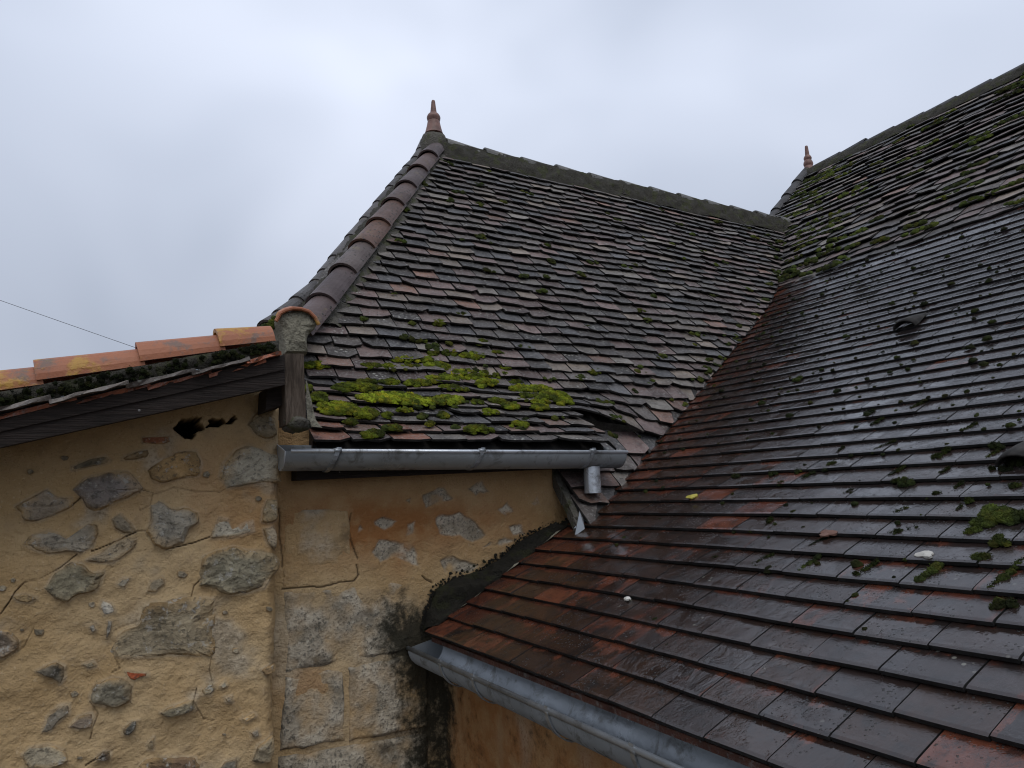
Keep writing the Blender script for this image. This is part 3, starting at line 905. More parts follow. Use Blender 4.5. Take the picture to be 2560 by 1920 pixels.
holes = [z1((1070,920),(1120,840),(1200,830),(1245,850),(1220,880),(1250,920),(1180,985),(1120,985)),
         z1((1255,905),(1310,850),(1360,840),(1390,870),(1440,840),(1450,870),(1410,890),(1380,880),(1340,910))]
cracks = [z1((440,1390),(540,1300),(870,1290),(960,1310),(1080,1270),(1200,1300),(1360,1310),(1420,1270),(1560,1250)),
          z2((0,690),(60,620),(100,560),(160,500),(240,480),(350,420),(470,340)),
          z2((700,800),(860,740),(880,660),(1010,630),(1110,605)), z2((705,920),(710,980),(740,1040),(690,1060)),
          z2((1300,960),(1285,1040),(1300,1110)), z2((905,200),(840,200),(770,230),(720,260),(560,320)),
          z2((1300,230),(1180,270),(1020,300)), z2((20,975),(140,900),(200,790)), z2((1210,1160),(1190,1230),(1260,1350),(1330,1360)),
          z2((560,1240),(610,1310),(570,1390),(560,1470)), z2((530,1640),(600,1590),(740,1520)), z2((1170,600),(1190,530),(1240,480)),
          z1((860,1310),(840,1240)), z1((940,1310),(920,1380),(860,1420))]
NXA, NZA = 520, 500
pxs = np.linspace(-260, 712, NXA)
x_lo, x_hi = onY((-260, 1400), YA)[0], 0.2035
xs = np.linspace(x_lo, x_hi, NXA); zs = np.linspace(-0.46, 0.20, NZA)
XX, ZZ = np.meshgrid(xs, zs)
PX, PY, _ = proj(np.stack([XX, np.full_like(XX, YA), ZZ], -1))
rel = 0.0055*fbm(XX*14, ZZ*14, 0, 60, 4) + 0.0022*fbm(XX*60, ZZ*60, 0, 64, 3) + 0.004*fbm(XX*4, ZZ*4, 0, 68, 2)
tint = np.zeros(XX.shape + (4,))
for poly, hgt, c in stones:                         # mortar rises against each stone
    sd = poly_sd(PX, PY, poly)
    rel += 0.0025*np.exp(-np.maximum(0, -sd)/10)
    tint[..., 1] = np.maximum(tint[..., 1], 0.35*sstep(-9, 0, sd))
    edge = np.exp(-((sd + 1.0)/1.3)**2)
    tint[..., 3] = np.maximum(tint[..., 3], 0.30*edge*sstep(0.0, 0.25, fbm(XX*25, ZZ*25, 0, 77, 2)))
wob = 5*fbm(XX*30, ZZ*30, 0, 71, 2)
for c in cracks:
    d = seg_dist(PX + wob, PY + wob[::-1], c)
    wgt = (1 - sstep(0.4, 2.0, d))*(0.35 + 0.65*sstep(-0.2, 0.2, fbm(XX*20, ZZ*20, 0, 73, 2)))
    tint[..., 3] = np.maximum(tint[..., 3], wgt*0.9); rel -= 0.004*wgt
for hpoly in holes:
    wj = 15*fbm(XX*62, ZZ*62, 0, 78, 4); sd = poly_sd(PX + wj, PY + wj[::-1, ::-1], hpoly)
    inn = sstep(-0.3, 1.2, sd + 3*fbm(XX*90, ZZ*90, 0, 79, 2))
    rel -= 0.075*inn; tint[..., 3] = np.maximum(tint[..., 3], 1.15*sstep(-1.2, 1.2, sd + 3*fbm(XX*90, ZZ*90, 0, 79, 2)))  # darkness inside the hole is put into the colour
tint[..., 2] = 0.40*sstep(0.1, 0.6, fbm(XX*7, ZZ*7, 0, 80, 3))
tint[..., 1] = np.maximum(tint[..., 1], 0.7*sstep(0.16, 0.50, fbm(XX*16, ZZ*16, 0, 84, 4)))
relA, xsA, zsA = rel.copy(), xs.copy(), zs.copy()
edge_t = np.clip((XX - (corner_x(ZZ) - 0.012))/0.012, 0, 3)       # round the wall's free corner
YY = YA - rel + 0.012*np.minimum(edge_t, 1)**2 + 0.045*np.maximum(0, edge_t - 1)
XX2 = np.minimum(XX, corner_x(ZZ) + 0.0015)
ZZ = np.minimum(ZZ, 0.162 + 0.30*(XX - 0.19))
V = np.stack([XX2, YY, ZZ], -1).reshape(-1, 3)
wallA = mesh_obj("rubble_wall", V, grid_faces(NZA, NXA), MT_PLASTER, out_b, tint.reshape(-1, 4), smooth=True)
# core of the wall below and behind
V, Fc = box8([(-0.88, YA + 0.065, -H/D), (0.199, YA + 0.065, -H/D), (0.199, YA + 0.16, -H/D), (-0.88, YA + 0.16, -H/D), (-0.88, YA + 0.065, -0.2), (0.199, YA + 0.065, 0.10), (0.199, YA + 0.16, 0.10), (-0.88, YA + 0.16, -0.2)]); mesh_obj("wall_core", V, Fc, MT_BOARD, out_b)
V, Fc = box8([(-0.9, YA + 0.004, -0.46), (x_lo + 0.002, YA + 0.004, -0.46), (x_lo + 0.002, YA + 0.06, -0.46), (-0.9, YA + 0.06, -0.46), (-0.9, YA + 0.004, -0.17), (x_lo + 0.002, YA + 0.004, 0.045), (x_lo + 0.002, YA + 0.06, 0.045), (-0.9, YA + 0.06, -0.17)])
mesh_obj("wall_end", V, Fc, MT_PLASTER, out_b, np.tile([0, 0.2, 0.1, 0], (8, 1)))
V, Fc = boxmm((-0.9, YA + 0.004, -H/D), (0.199, YA + 0.064, -0.459)); mesh_obj("wall_base", V, Fc, MT_PLASTER, out_b, np.zeros((8, 4)))

def stone_cols(colr, npts, nr, seed):
    c = np.array([colr[0]*1.40, colr[1]*1.33, colr[2]*1.20]); och = np.array([0.41, 0.285, 0.145])
    a = random.random(); ph = random.uniform(0, 6.28); out = []
    for r, f in zip(range(nr), (1.0, 0.85, 0.35, 0.10, 0, 0)):      # mortar smeared over the rim of the stone
        for k in range(npts):
            g = min(1.0, f*(0.75 + 0.5*math.sin(2*math.pi*k/npts*2 + ph)) + (0.35*(math.sin(2*math.pi*k/npts + ph) > 0.55) if r < 4 else 0))
            out.append([*(c*(1-g) + och*g), a])
    out.append([*c, a]); return np.array(out)
def stone_obj(poly, hgt, colr, Yw, parent, name="stone", seed=0):
    poly = np.array(poly, float); n0 = len(poly)
    # resample with jitter
    L = np.r_[0, np.cumsum(np.linalg.norm(np.diff(np.r_[poly, poly[:1]], axis=0), axis=1))]
    npts = int(np.clip(L[-1]/11, 12, 40))
    t = np.linspace(0, L[-1], npts, endpoint=False)
    P = np.stack([np.interp(t, L, np.r_[poly, poly[:1]][:, i]) for i in (0, 1)], 1)
    c = P.mean(0)
    rad = np.sqrt(max(1.0, (P[:, 0].max()-P[:, 0].min())*(P[:, 1].max()-P[:, 1].min())))
    h = hgt*0.01/D
    V = []
    rings = [(1.05, -0.30), (0.98, 0.30), (0.90, 0.75), (0.72, 1.0), (0.48, 1.0), (0.24, 1.0)]
    for s_, hh in rings:
        q = c + (P - c)*s_
        w = np.array([onY(p, Yw) for p in q])
        nz = fbm(w[:, 0]*45 + seed, w[:, 2]*45, 0, 90 + seed, 4)
        jag = fbm(w[:, 0]*130, w[:, 2]*130, 0, 95 + seed, 2)
        q2 = q + (P - c)*(0.07*jag*(s_ > 0.8))[:, None]
        w = np.array([onY(p, Yw) for p in q2])
        ii = np.clip(np.searchsorted(zsA, w[:, 2]), 0, NZA-1); jj = np.clip(np.searchsorted(xsA, w[:, 0]), 0, NXA-1)
        base = 0.6*relA[ii, jj] + 0.4*relA[ii, jj].mean()
        w[:, 1] -= np.maximum(base, -0.004) + h*hh + (0.0042*nz + 0.0020*jag)*min(1.0, rad/60)*(0.3 if hh < 0 else 1)
        V += list(w)
    w = np.array(V[-npts:]).mean(0); V.append(w - np.array([0, 0.0006, 0]))
    V = np.array(V); Fc = []
    for r in range(len(rings)-1):
        for k in range(npts): Fc.append([r*npts+k, r*npts+(k+1) % npts, (r+1)*npts+(k+1) % npts, (r+1)*npts+k])
    r = len(rings)-1
    for k in range(npts): Fc.append([r*npts+k, r*npts+(k+1) % npts, len(V)-1])
    return mesh_obj(name, V, [f[::-1] for f in Fc] if False else Fc, MT_STONE, parent, stone_cols(colr, npts, len(rings), seed), smooth=False)
for q in range(46):                                     # small stones and chips in the mortar
    px, py = random.uniform(5, 690), random.uniform(1120, 1915)
    if any(poly_sd(np.array([px]), np.array([py]), st[0])[0] > -16 for st in stones + [(h_, 0, 0) for h_ in holes]): continue
    if py < 1119 - 0.218*px + 40: continue
    r_ = random.uniform(4, 11); n_ = random.randint(5, 8); a0 = random.uniform(0, 6)
    poly = [(px + r_*random.uniform(.7, 1.3)*1.4*math.cos(a0 + 6.283*k/n_), py + r_*random.uniform(.7, 1.3)*math.sin(a0 + 6.283*k/n_)) for k in range(n_)]
    b_ = random.uniform(0.16, 0.36); stones.append((poly, random.uniform(0.5, 1.2), (b_, b_*.9, b_*.72)))
for i, (poly, hgt, c) in enumerate(stones):
    stone_obj(poly, hgt*0.42 + 0.25, c, YA, wallA, "stone", i)

# ---- lean-to verge: line of the roof edge
YV = 0.880
P0v, P1v = onY((0, 985), YV), onY((690, 855), YV)
def verge(px_x, dz=0.0, Y=YV):
    """point on the verge line below which the mortar starts, at picture column px_x"""
    f = px_x/690.0
    p = P0v + (P1v - P0v)*f
    return np.array([p[0], Y, p[2] + dz])
vd = (P1v - P0v)/np.linalg.norm(P1v - P0v)
vup = np.array([-vd[2], 0, vd[0]])
vg = empty("verge", verge(300), out_b)
for a, b in ((-980, -760), (-770, -545), (-552, -322), (-330, -118), (-125, 95), (82, 335), (325, 548), (535, 692)):
    pa_, pb_ = verge(a, 0.0, YV + 0.024), verge(b, 0.0, YV + 0.024)
    pa_ = pa_ + vup*0.0078; pb_ = pb_ + vup*0.0028
    cap_tile(pa_, pb_, 0.0245, 0.0215, 0.0042, 12, vup, math.pi*1.02, MT_VERGE, vg, "verge_tile", (0.4, 0.2, 0.1, random.random()))
# mortar bed with dark moss under the half-round tiles
pa = [verge(x, 0.002, YV + 0.002) for x in np.linspace(-990, 700, 80)]
pb = [verge(x, -0.0145, YV + 0.001) for x in np.linspace(-990, 700, 80)]
V, Fc = lumpy_strip(pa, pb, 0.003, 0.0085, 15, 400, 8, (0, -1, 0.3))
mesh_obj("mortar_bed", V, [f[::-1] for f in Fc], MT_BEDMOSS, vg, smooth=True)
# flat tiles sticking out under the bed, two layers
def slab(x0, x1, dz0, dz1, th, yfront, col, name="flat_tile"):
    a, b = verge(x0, dz0, yfront), verge(x1, dz1, yfront)
    n = 7; V = []
    for y in (0.0, 0.10):
        for t in (0, -th):
            for k in range(n):
                f = k/(n-1); p = a + (b - a)*f
                V.append(p + np.array([0, y + (random.uniform(-.0035, .0035) if y == 0 else 0), 0]) + vup*(t + random.uniform(-.0008, .0008)))
    Fc = []
    for k in range(n-1):
        Fc += [[k, n+k, n+k+1, k+1][::-1], [2*n+k, 2*n+k+1, 3*n+k+1, 3*n+k][::-1], [k, k+1, 2*n+k+1, 2*n+k], [n+k, 3*n+k, 3*n+k+1, n+k+1]]
    Fc += [[0, 2*n, 3*n, n], [n-1, 2*n-1, 4*n-1, 3*n-1]]
    mesh_obj(name, V, Fc, MT_OLD, vg, np.tile(col, (len(V), 1)))
gre = np.array((0.16, 0.135, 0.115, 0.3)); ora = np.array((0.34, 0.115, 0.06, 0.7))
for x0, x1, c in ((-990, -640, gre), (-650, -320, gre), (-330, -110, gre), (-130, 112, gre), (108, 292, gre), (286, 462, gre), (452, 610, gre), (602, 702, ora)):
    slab(x0, x1, -0.0165, -0.0125, 0.0040, YV - 0.008 + random.uniform(-.002, .002), c*np.array([1, 1, 1, 0]) + np.array([0, 0, 0, random.random()]))
for x0, x1, c in ((-990, -330, gre), (-330, 0, gre), (-20, 170, ora), (160, 346, ora), (340, 508, ora), (500, 660, ora)):
    slab(x0, x1, -0.0222, -0.0178, 0.0040, YV + 0.000, c*np.array([1, 1, 1, 0]) + np.array([0, 0, 0, random.random()]))
# bargeboard
V = []
for y in (YV + 0.004, YV + 0.018):
    for px, py in ((-990, 1336), (712, 962), (712, 888), (-990, 1232)):
        p = onY((px, py), YV + 0.004); V.append((p[0], y, p[2]))
mesh_obj("bargeboard", V, [[0, 1, 2, 3], [7, 6, 5, 4], [0, 4, 5, 1], [1, 5, 6, 2], [2, 6, 7, 3], [3, 7, 4, 0]], MT_BOARD, out_b)
V = []
for y in (YV + 0.0015, YV + 0.006):
    for px, py in ((-990, 1296), (710, 925), (710, 893), (-990, 1244)):
        p = onY((px, py), YV + 0.004); V.append((p[0], y, p[2]))
mesh_obj("upper_board", V, [[0, 1, 2, 3], [7, 6, 5, 4], [0, 4, 5, 1], [1, 5, 6, 2], [2, 6, 7, 3], [3, 7, 4, 0]], MT_BOARD, out_b)
# roof plane of the lean-to behind the verge
q0, q1 = verge(-900, -0.012, YV + 0.02), verge(700, -0.012, YV + 0.02)
V = [q0, q1, q1 + np.array([0, 1.6, 0]), q0 + np.array([0, 1.6, 0])]
mesh_obj("lean_to_roof", V, [[0, 1, 2, 3]], MT_OLD, out_b, np.tile([0.2, 0.12, 0.09, 0.3], (4, 1)))
# post, purlin end, little cement pads
YP = 0.890
def px_box(name, pts, y0, y1, mat, parent, jit=0.0):
    f = [onY(p, y0) for p in pts]; V = [(p[0], y0, p[2]) for p in f] + [(p[0], y1, p[2]) for p in f]
    n = len(pts)
    Fc = [list(range(n)), list(range(2*n-1, n-1, -1))] + [[k, n+k, n+(k+1) % n, (k+1) % n] for k in range(n)]
    return mesh_obj(name, V, Fc, mat, parent)
px_box("corner_post", [(716, 1062), (765, 1062), (764, 1000), (761, 940), (759, 884), (709, 884), (712, 940), (714, 1000)], YP, YP + 0.040, MT_POST, out_b)
px_box("purlin_end", [(664, 1026), (714, 1010), (712, 958), (668, 968)], YP + 0.020, YP + 0.16, MT_BOARD, out_b)
def lump(name, c, r, mat, parent, seed=0, nu=14, nv=9, amp=0.25):
    V, Fc = [], []
    for i in range(nv):
        ph = math.pi*i/(nv-1)
        for k in range(nu):
            w = 2*math.pi*k/nu
            d = np.array([math.sin(ph)*math.cos(w), math.sin(ph)*math.sin(w), math.cos(ph)])
            s_ = 1 + amp*float(fbm(d[0]*2.2 + seed*3.1, d[1]*2.2, d[2]*2.2, seed, 3))
            V.append(np.array(c) + d*np.array(r)*s_)
    for i in range(nv-1):
        for k in range(nu): Fc.append([i*nu+k, (i+1)*nu+k, (i+1)*nu+(k+1) % nu, i*nu+(k+1) % nu])
    return mesh_obj(name, V, Fc, mat, parent, smooth=True)
lump("cement_pad", onY((740, 1062), YP + 0.012), (0.016, 0.022, 0.010), MT_BED, out_b, 3, amp=0.5)
# cement smeared between post and tiles
pa = [onY(p, YP + 0.035) for p in ((764, 952), (766, 1000), (768, 1050), (766, 1068))]
pb = [onY(p, YP + 0.055) for p in ((766, 955), (780, 1005), (790, 1050), (806, 1070))]
V, Fc = lumpy_strip(pa, pb, 0.004, 0.008, 33, 40, 7, (0, -1, 0.2))
mesh_obj("cement_smear", V, Fc, MT_CEMENT, out_b, smooth=True)

# ---------------------------------------------------------------- wall of the old wing (between the corner and the new roof)
YW = 1.0
NXB, NZB = 420, 380
xs = np.linspace(0.185, 0.80, NXB); zs = np.linspace(-0.46, 0.11, NZB)
XX, ZZ = np.meshgrid(xs, zs)
PX, PY, _ = proj(np.stack([XX, np.full_like(XX, YW), ZZ], -1))
rel = 0.004*fbm(XX*9, ZZ*9, 0, 160, 4) + 0.0014*fbm(XX*55, ZZ*55, 0, 164, 3)
tint = np.zeros(XX.shape + (4,))
# stains: black growth along the abutting roof and in the inner corner
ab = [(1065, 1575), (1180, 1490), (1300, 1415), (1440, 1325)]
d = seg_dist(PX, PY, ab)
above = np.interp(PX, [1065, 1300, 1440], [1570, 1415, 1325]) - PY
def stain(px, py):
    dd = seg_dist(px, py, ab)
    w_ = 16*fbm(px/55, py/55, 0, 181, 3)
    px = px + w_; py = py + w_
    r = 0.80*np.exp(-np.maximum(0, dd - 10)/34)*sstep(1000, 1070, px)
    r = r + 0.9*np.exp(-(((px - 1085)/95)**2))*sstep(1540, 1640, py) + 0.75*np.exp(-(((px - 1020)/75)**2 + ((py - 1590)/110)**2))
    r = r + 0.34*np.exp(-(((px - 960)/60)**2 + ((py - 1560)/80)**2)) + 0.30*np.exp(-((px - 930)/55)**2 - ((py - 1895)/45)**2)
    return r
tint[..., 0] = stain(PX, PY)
tint[..., 2] = 0.95*np.exp(-(((PX - 900)/170)**2 + ((PY - 1320)/75)**2)) + 0.5*sstep(0.1, 0.5, fbm(XX*8, ZZ*8, 0, 170, 3)) + 0.5*np.exp(-(((PX-1150)/160)**2 + ((PY-1300)/60)**2)) + 0.30*(1 - sstep(1300, 1480, PY))
patches = [z3((545,475),(590,455),(655,485),(640,505),(590,515),(555,500)), z3((525,640),(560,580),(720,570),(740,620),(755,690),(700,670),(620,640),(570,690)),
           z3((850,480),(950,440),(1040,480),(1080,550),(1010,580),(930,560),(870,540)), z3((1130,420),(1190,385),(1215,440),(1180,460)),
           z3((1195,520),(1250,505),(1265,545),(1215,555)), z3((860,680),(920,650),(1040,690),(1000,730),(880,730)),
           z3((990,330),(1060,300),(1100,340),(1030,360)), z3((780,340),(880,310),(920,380),(800,420)), z3((690,490),(730,470),(720,530),(690,540)),
           z3((1290,400),(1320,375),(1325,400),(1300,410)), z3((705,380),(730,360),(725,390)), z3((465,540),(480,505),(490,530)), z3((1060,600),(1170,570),(1215,580),(1150,600))]
wob = 15*fbm(XX*30, ZZ*30, 0, 171, 4)
for p in patches:
    sd = poly_sd(PX + wob, PY + wob[::-1], p)
    k = sstep(-3, 4, sd)*sstep(-0.75, -0.1, fbm(XX*40, ZZ*40, 0, 173, 3)); tint[..., 1] = np.maximum(tint[..., 1], 0.95*k); rel -= 0.0025*k
    tint[..., 3] = np.maximum(tint[..., 3], 0.35*np.exp(-((sd - 1)/1.5)**2)*(wob > 0))
low = sstep(1450, 1560, PY)*sstep(-0.2, 0.3, fbm(XX*7, ZZ*7, 0, 175, 3))
tint[..., 1] = np.maximum(tint[..., 1], 0.5*low)
for c in [z3((100,805),(250,800),(450,770),(470,740),(460,690)), z3((430,440),(420,520),(440,600),(465,660)), z3((770,740),(790,760),(820,775)),
          z3((190,655),(230,640),(290,645)), z3((200,660),(260,655)), z3((100,430),(98,560),(105,700))]:
    dd = seg_dist(PX + wob*0.5, PY + wob*0.5, c); w_ = 1 - sstep(0.6, 2.4, dd); tint[..., 3] = np.maximum(tint[..., 3], 0.85*w_); rel -= 0.003*w_
ZZ = np.where(XX > 0.63, np.minimum(ZZ, 0.02), ZZ)
V = np.stack([XX, YW - rel, ZZ], -1).reshape(-1, 3)
wallB = mesh_obj("plastered_wall", V, grid_faces(NZB, NXB), MT_PLASTER, wing, tint.reshape(-1, 4), smooth=True)
V, Fc = boxmm((0.185, YW + 0.02, -H/D), (2.3, YW + 0.12, 0.03)); mesh_obj("wall_core", V, Fc, MT_BOARD, wing)
# cut blocks showing in the lower part
def block(corners_px, proud, parent, seed, gcol, name="stone_block"):
    tl, tr, br, bl = [np.array(c, float) for c in corners_px]
    n, m = 64, 44
    fj, fi = np.meshgrid(np.linspace(0, 1, n), np.linspace(0, 1, m))
    p = ((bl*(1-fj[..., None]) + br*fj[..., None])*(1-fi[..., None]) + (tl*(1-fj[..., None]) + tr*fj[..., None])*fi[..., None])
    W = np.array([onY(q, YW) for q in p.reshape(-1, 2)]).reshape(m, n, 3)
    x, z = W[..., 0], W[..., 2]
    ed = np.minimum(np.minimum(fi, 1-fi)*m, np.minimum(fj, 1-fj)*n)
    rr = sstep(0, 2.2, ed + 1.6*fbm(x*45, z*45, 0, seed, 2))
    nz = fbm(x*20, z*20, 0, seed + 3, 4); fine = fbm(x*70, z*70, 0, seed + 5, 3)
    W[..., 1] -= -0.0015 + (0.0015 + proud*0.5)*rr + 0.0050*nz + 0.0016*fine
    pit = np.clip(fbm(x*34, z*34, 2, seed + 9, 3) - 0.30, 0, 1)
    T = np.zeros((m, n, 4))
    T[..., 0] = stain(p[..., 0], p[..., 1])
    T[..., 1] = np.clip(gcol + 1.4*nz + 0.5*fine, 0, 1)
    T[..., 2] = 0.12
    T[..., 3] = np.clip(1.3*pit*(rr > .9) + 0.30*(1-rr), 0, 0.7)
    return mesh_obj(name, W.reshape(-1, 3), grid_faces(m, n), MT_PLASTER, parent, T.reshape(-1, 4), smooth=True)
block([(706,1276),(872,1272),(884,1452),(706,1470)], 0.003, wallB, 201, 0.02)
block([(706,1478),(1046,1446),(1024,1628),(713,1682)], 0.005, wallB, 211, 0.62)
block([(712,1690),(858,1664),(866,1856),(696,1884)], 0.006, wallB, 221, 0.85)
block([(864,1662),(1072,1626),(1072,1822),(872,1855)], 0.009, wallB, 231, 0.80)
block([(696,1892),(1072,1830),(1072,2010),(690,2070)], 0.007, wallB, 241, 0.80)

# ================================================================== the wing with the new roof (right)
wingR = empty("house_wing", (0.9, 0.5, -H/D))
tag(wingR, "house wing at right with wet dark plain tile roof below and older mossy tiles above", "house")
XC = 0.443
NYC, NZC = 200, 130
ysg = np.linspace(-0.2, 0.999, NYC); zs = np.linspace(-0.62, -0.185, NZC)
YYg, ZZg = np.meshgrid(ysg, zs)
rel = 0.004*fbm(YYg*9, ZZg*9, 0, 260, 4) + 0.0012*fbm(YYg*55, ZZg*55, 0, 264, 3)
tint = np.zeros(YYg.shape + (4,))
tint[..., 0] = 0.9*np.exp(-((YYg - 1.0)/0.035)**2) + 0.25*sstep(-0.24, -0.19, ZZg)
tint[..., 2] = 0.75*sstep(-0.5, 0.4, fbm(YYg*6, ZZg*6, 0, 270, 3)) + 0.2
tint[..., 1] = 0.65*sstep(0.05, 0.40, fbm(YYg*11, ZZg*6, 0, 275, 4))
tint[..., 0] += 0.30*sstep(0.0, 0.4, fbm(YYg*14, ZZg*3, 0, 279, 3))
mesh_obj("plastered_wall", np.stack([XC - rel, YYg, ZZg], -1).reshape(-1, 3), grid_faces(NZC, NYC, flip=True), MT_PLASTER, wingR, tint.reshape(-1, 4), smooth=True)
V, Fc = boxmm((XC + 0.012, -1.2, -H/D), (XC + 0.1, 0.985, -0.19)); mesh_obj("wall_core", V, Fc, MT_BOARD, wingR)

roofR = empty("new_tile_roof", (0.45, 0.5, -0.18), wingR)
roofU = empty("old_tile_roof", (1.7, 0.9, 0.55), wingR)
V, Fc = [], []
xsd = np.r_[np.linspace(0.44, XK, 16), np.linspace(XK + 0.05, XR, 10)]
for x in xsd:
    yt = max(0.986, float(valley_y(x)) + 0.02) if x < 2.13 else 1.95
    for k in range(6):
        V.append((x, -0.35 + (yt + 0.35)*k/5, float(zR(x)) - 0.006))
mesh_obj("roof_deck", V, grid_faces(len(xsd), 6, flip=True), MT_DECK, roofR)
mesh_obj("back_slope", [(XR + 0.003, -0.35, ZR_R - 0.006), (XR + 0.003, 1.95, ZR_R - 0.006), (2*XR - 0.44, 1.95, -0.18), (2*XR - 0.44, -0.35, -0.18)], [[0, 3, 2, 1]], MT_OLD, roofU,
         np.tile([0.09, 0.085, 0.08, 0.4], (4, 1)))
mesh_obj("gable_end", [(XR, 1.951, ZR_R - 0.006), (2.0, 1.951, float(zR(2.0)) - 0.01), (2.0, 1.951, 0.0), (2*XR - 0.44, 1.951, -0.18)], [[0, 1, 2, 3]], MT_BOARD, roofU)

# rows of new tiles
Xk = [0.4085]
while Xk[-1] < XK - 0.02:
    k = len(Xk)
    Xk.append(Xk[-1] + 0.0293 + 0.0100*max(0.0, (k - 20)/20.0)**1.2)
W_NEW = 0.0600
TH_N = 0.0042
tilesR = []
for k, x0 in enumerate(Xk):
    ev = (Xk[k+1] - x0) if k+1 < len(Xk) else 0.036
    ytop = max(0.983, float(valley_y(x0 + ev)) + 0.03)
    # stop a little outside the right-hand edge of the picture
    u = ytop + (k % 2)*W_NEW*0.5 + random.uniform(-.01, .01)
    rowj = random.uniform(-0.02, 0.02)*ev
    up_ = min(1.0, max(0.0, (k - 8)/12.0))
    hi = (lambda v: max(0.9835, float(valley_y(v)) + 0.010))
    while u > -0.25:
        w = W_NEW*random.uniform(0.985, 1.015)
        jit = rowj + random.uniform(-0.02, 0.02)*ev
        r = tile_mesh(lambda a, b, c: ptR(a, b, c), u - w + 0.0007, u - 0.0007, x0 + jit, x0 + jit + ev*1.8, 0.0125 - 0.0024*up_, 0.0034, TH_N - 0.0010*up_, None, hi,
                      nj=0.006*ev, hj=0.0005, skew=random.uniform(-0.03, 0.03)*ev, nu=3, flip=True, bevel=0.05)
        if r is not None and r[0][:, 1].max() - r[0][:, 1].min() > 0.008:
            yb = max(0.98, float(valley_y(x0)))
            dv = yb - (u - w/2)
            wear = 0.30*math.exp(-dv/0.06) + 0.16*math.exp(-(x0 - 0.42)/0.18) + random.gauss(0, 0.065)
            wear += 0.10*math.exp(-dv/0.3) + 0.215
            if random.random() < 0.04 and x0 < 0.9 and dv < 0.45: wear += 0.34
            brown = 0.80*math.exp(-dv/0.26)*math.exp(-max(0, x0 - 0.75)/0.6) + 0.55*math.exp(-(x0 - 0.42)/0.16)*random.uniform(.3, 1) + 0.10 + 0.18*random.random()
            tilesR.append((r[0], r[1], np.array([random.random(), min(1, max(0, wear)), min(1, brown), random.random()]), r[2]))
        u -= w
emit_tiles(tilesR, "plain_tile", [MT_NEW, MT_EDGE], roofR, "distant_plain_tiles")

# rows of old tiles above
tilesU = []
Xu = [Xk[-1] + 0.030]
while Xu[-1] < XR - 0.045: Xu.append(Xu[-1] + 0.0470/math.hypot(1, S_U)*random.uniform(0.95, 1.05))
for k, x0 in enumerate(Xu):
    ev = (Xu[k+1] - x0) if k+1 < len(Xu) else 0.036
    def ybound(v):
        if v < 2.137: return float(valley_y(v)) + 0.004
        return 1.72 + (1.945 - 1.72)*min(1.0, (v - 2.137)/0.25 + 0.45)
    u = ybound(x0 + ev) + random.uniform(0, 1)*0.06
    while u > -0.25:
        w = 0.072*random.uniform(0.8, 1.15)
        jit = random.uniform(-0.12, 0.12)*ev
        r = tile_mesh(lambda a, b, c: ptR(a, b, c), u - w + 0.001, u - 0.001, x0 + jit, x0 + jit + ev*1.7, 0.0110 + 0.0070*min(1.0, k/4.0), 0.003, 0.0046, None, ybound,
                      nj=0.09*ev, hj=0.0035, skew=random.uniform(-0.15, 0.15)*ev, nu=4, flip=True, broken=0.15)
        if r is not None and r[0][:, 1].max() - r[0][:, 1].min() > 0.01:
            tilesU.append((r[0], r[1], old_col(0.92), r[2]))
        u -= w
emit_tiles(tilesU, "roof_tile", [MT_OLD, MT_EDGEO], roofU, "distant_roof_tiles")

# ridge capping of the right wing and the capping of its far end
ridgeR = empty("ridge_capping", (XR, 1.5, ZR_R), wingR)
y = 1.93
while y > -0.2:
    L = 0.118
    cap_tile((XR, y - L*1.1, ZR_R + 0.008 + random.uniform(-.004, .004)), (XR, y, ZR_R + 0.002), 0.027, 0.025, 0.005, 10, (0, 0, 1), math.pi, MT_RIDGE, ridgeR, "ridge_tile",
             (*(np.array((0.045, 0.043, 0.045))*random.uniform(.7, 1.2)), random.random()))
    y -= L
pa = [(XR - 0.020, y, ZR_R + 0.018) for y in np.linspace(-0.3, 1.95, 60)]
pb = [(XR - 0.052, y, ZR_R - 0.030) for y in np.linspace(-0.3, 1.95, 60)]
V, Fc = lumpy_strip(pa, pb, 0.005, 0.008, 17, 160, 7, (-1, 0, 0.6))
mesh_obj("mortar_bed", V, Fc, MT_BEDMOSS, ridgeR, smooth=True)
pE0, pE1 = np.array([2.20, 1.885, float(zR(2.20)) + 0.004]), np.array([XR - 0.01, 1.962, ZR_R + 0.01])
for i in range(4):
    a = pE0 + (pE1 - pE0)*(i/4); b = pE0 + (pE1 - pE0)*((i + 1.12)/4)
    cap_tile(a, b - np.array([0, 0, 0.006]), 0.026, 0.024, 0.005, 10, (-0.5, 0.3, 1), math.pi, MT_RIDGE, ridgeR, "hip_tile", (*(np.array((0.04, 0.037, 0.037))*random.uniform(.7, 1.1)), random.random()))

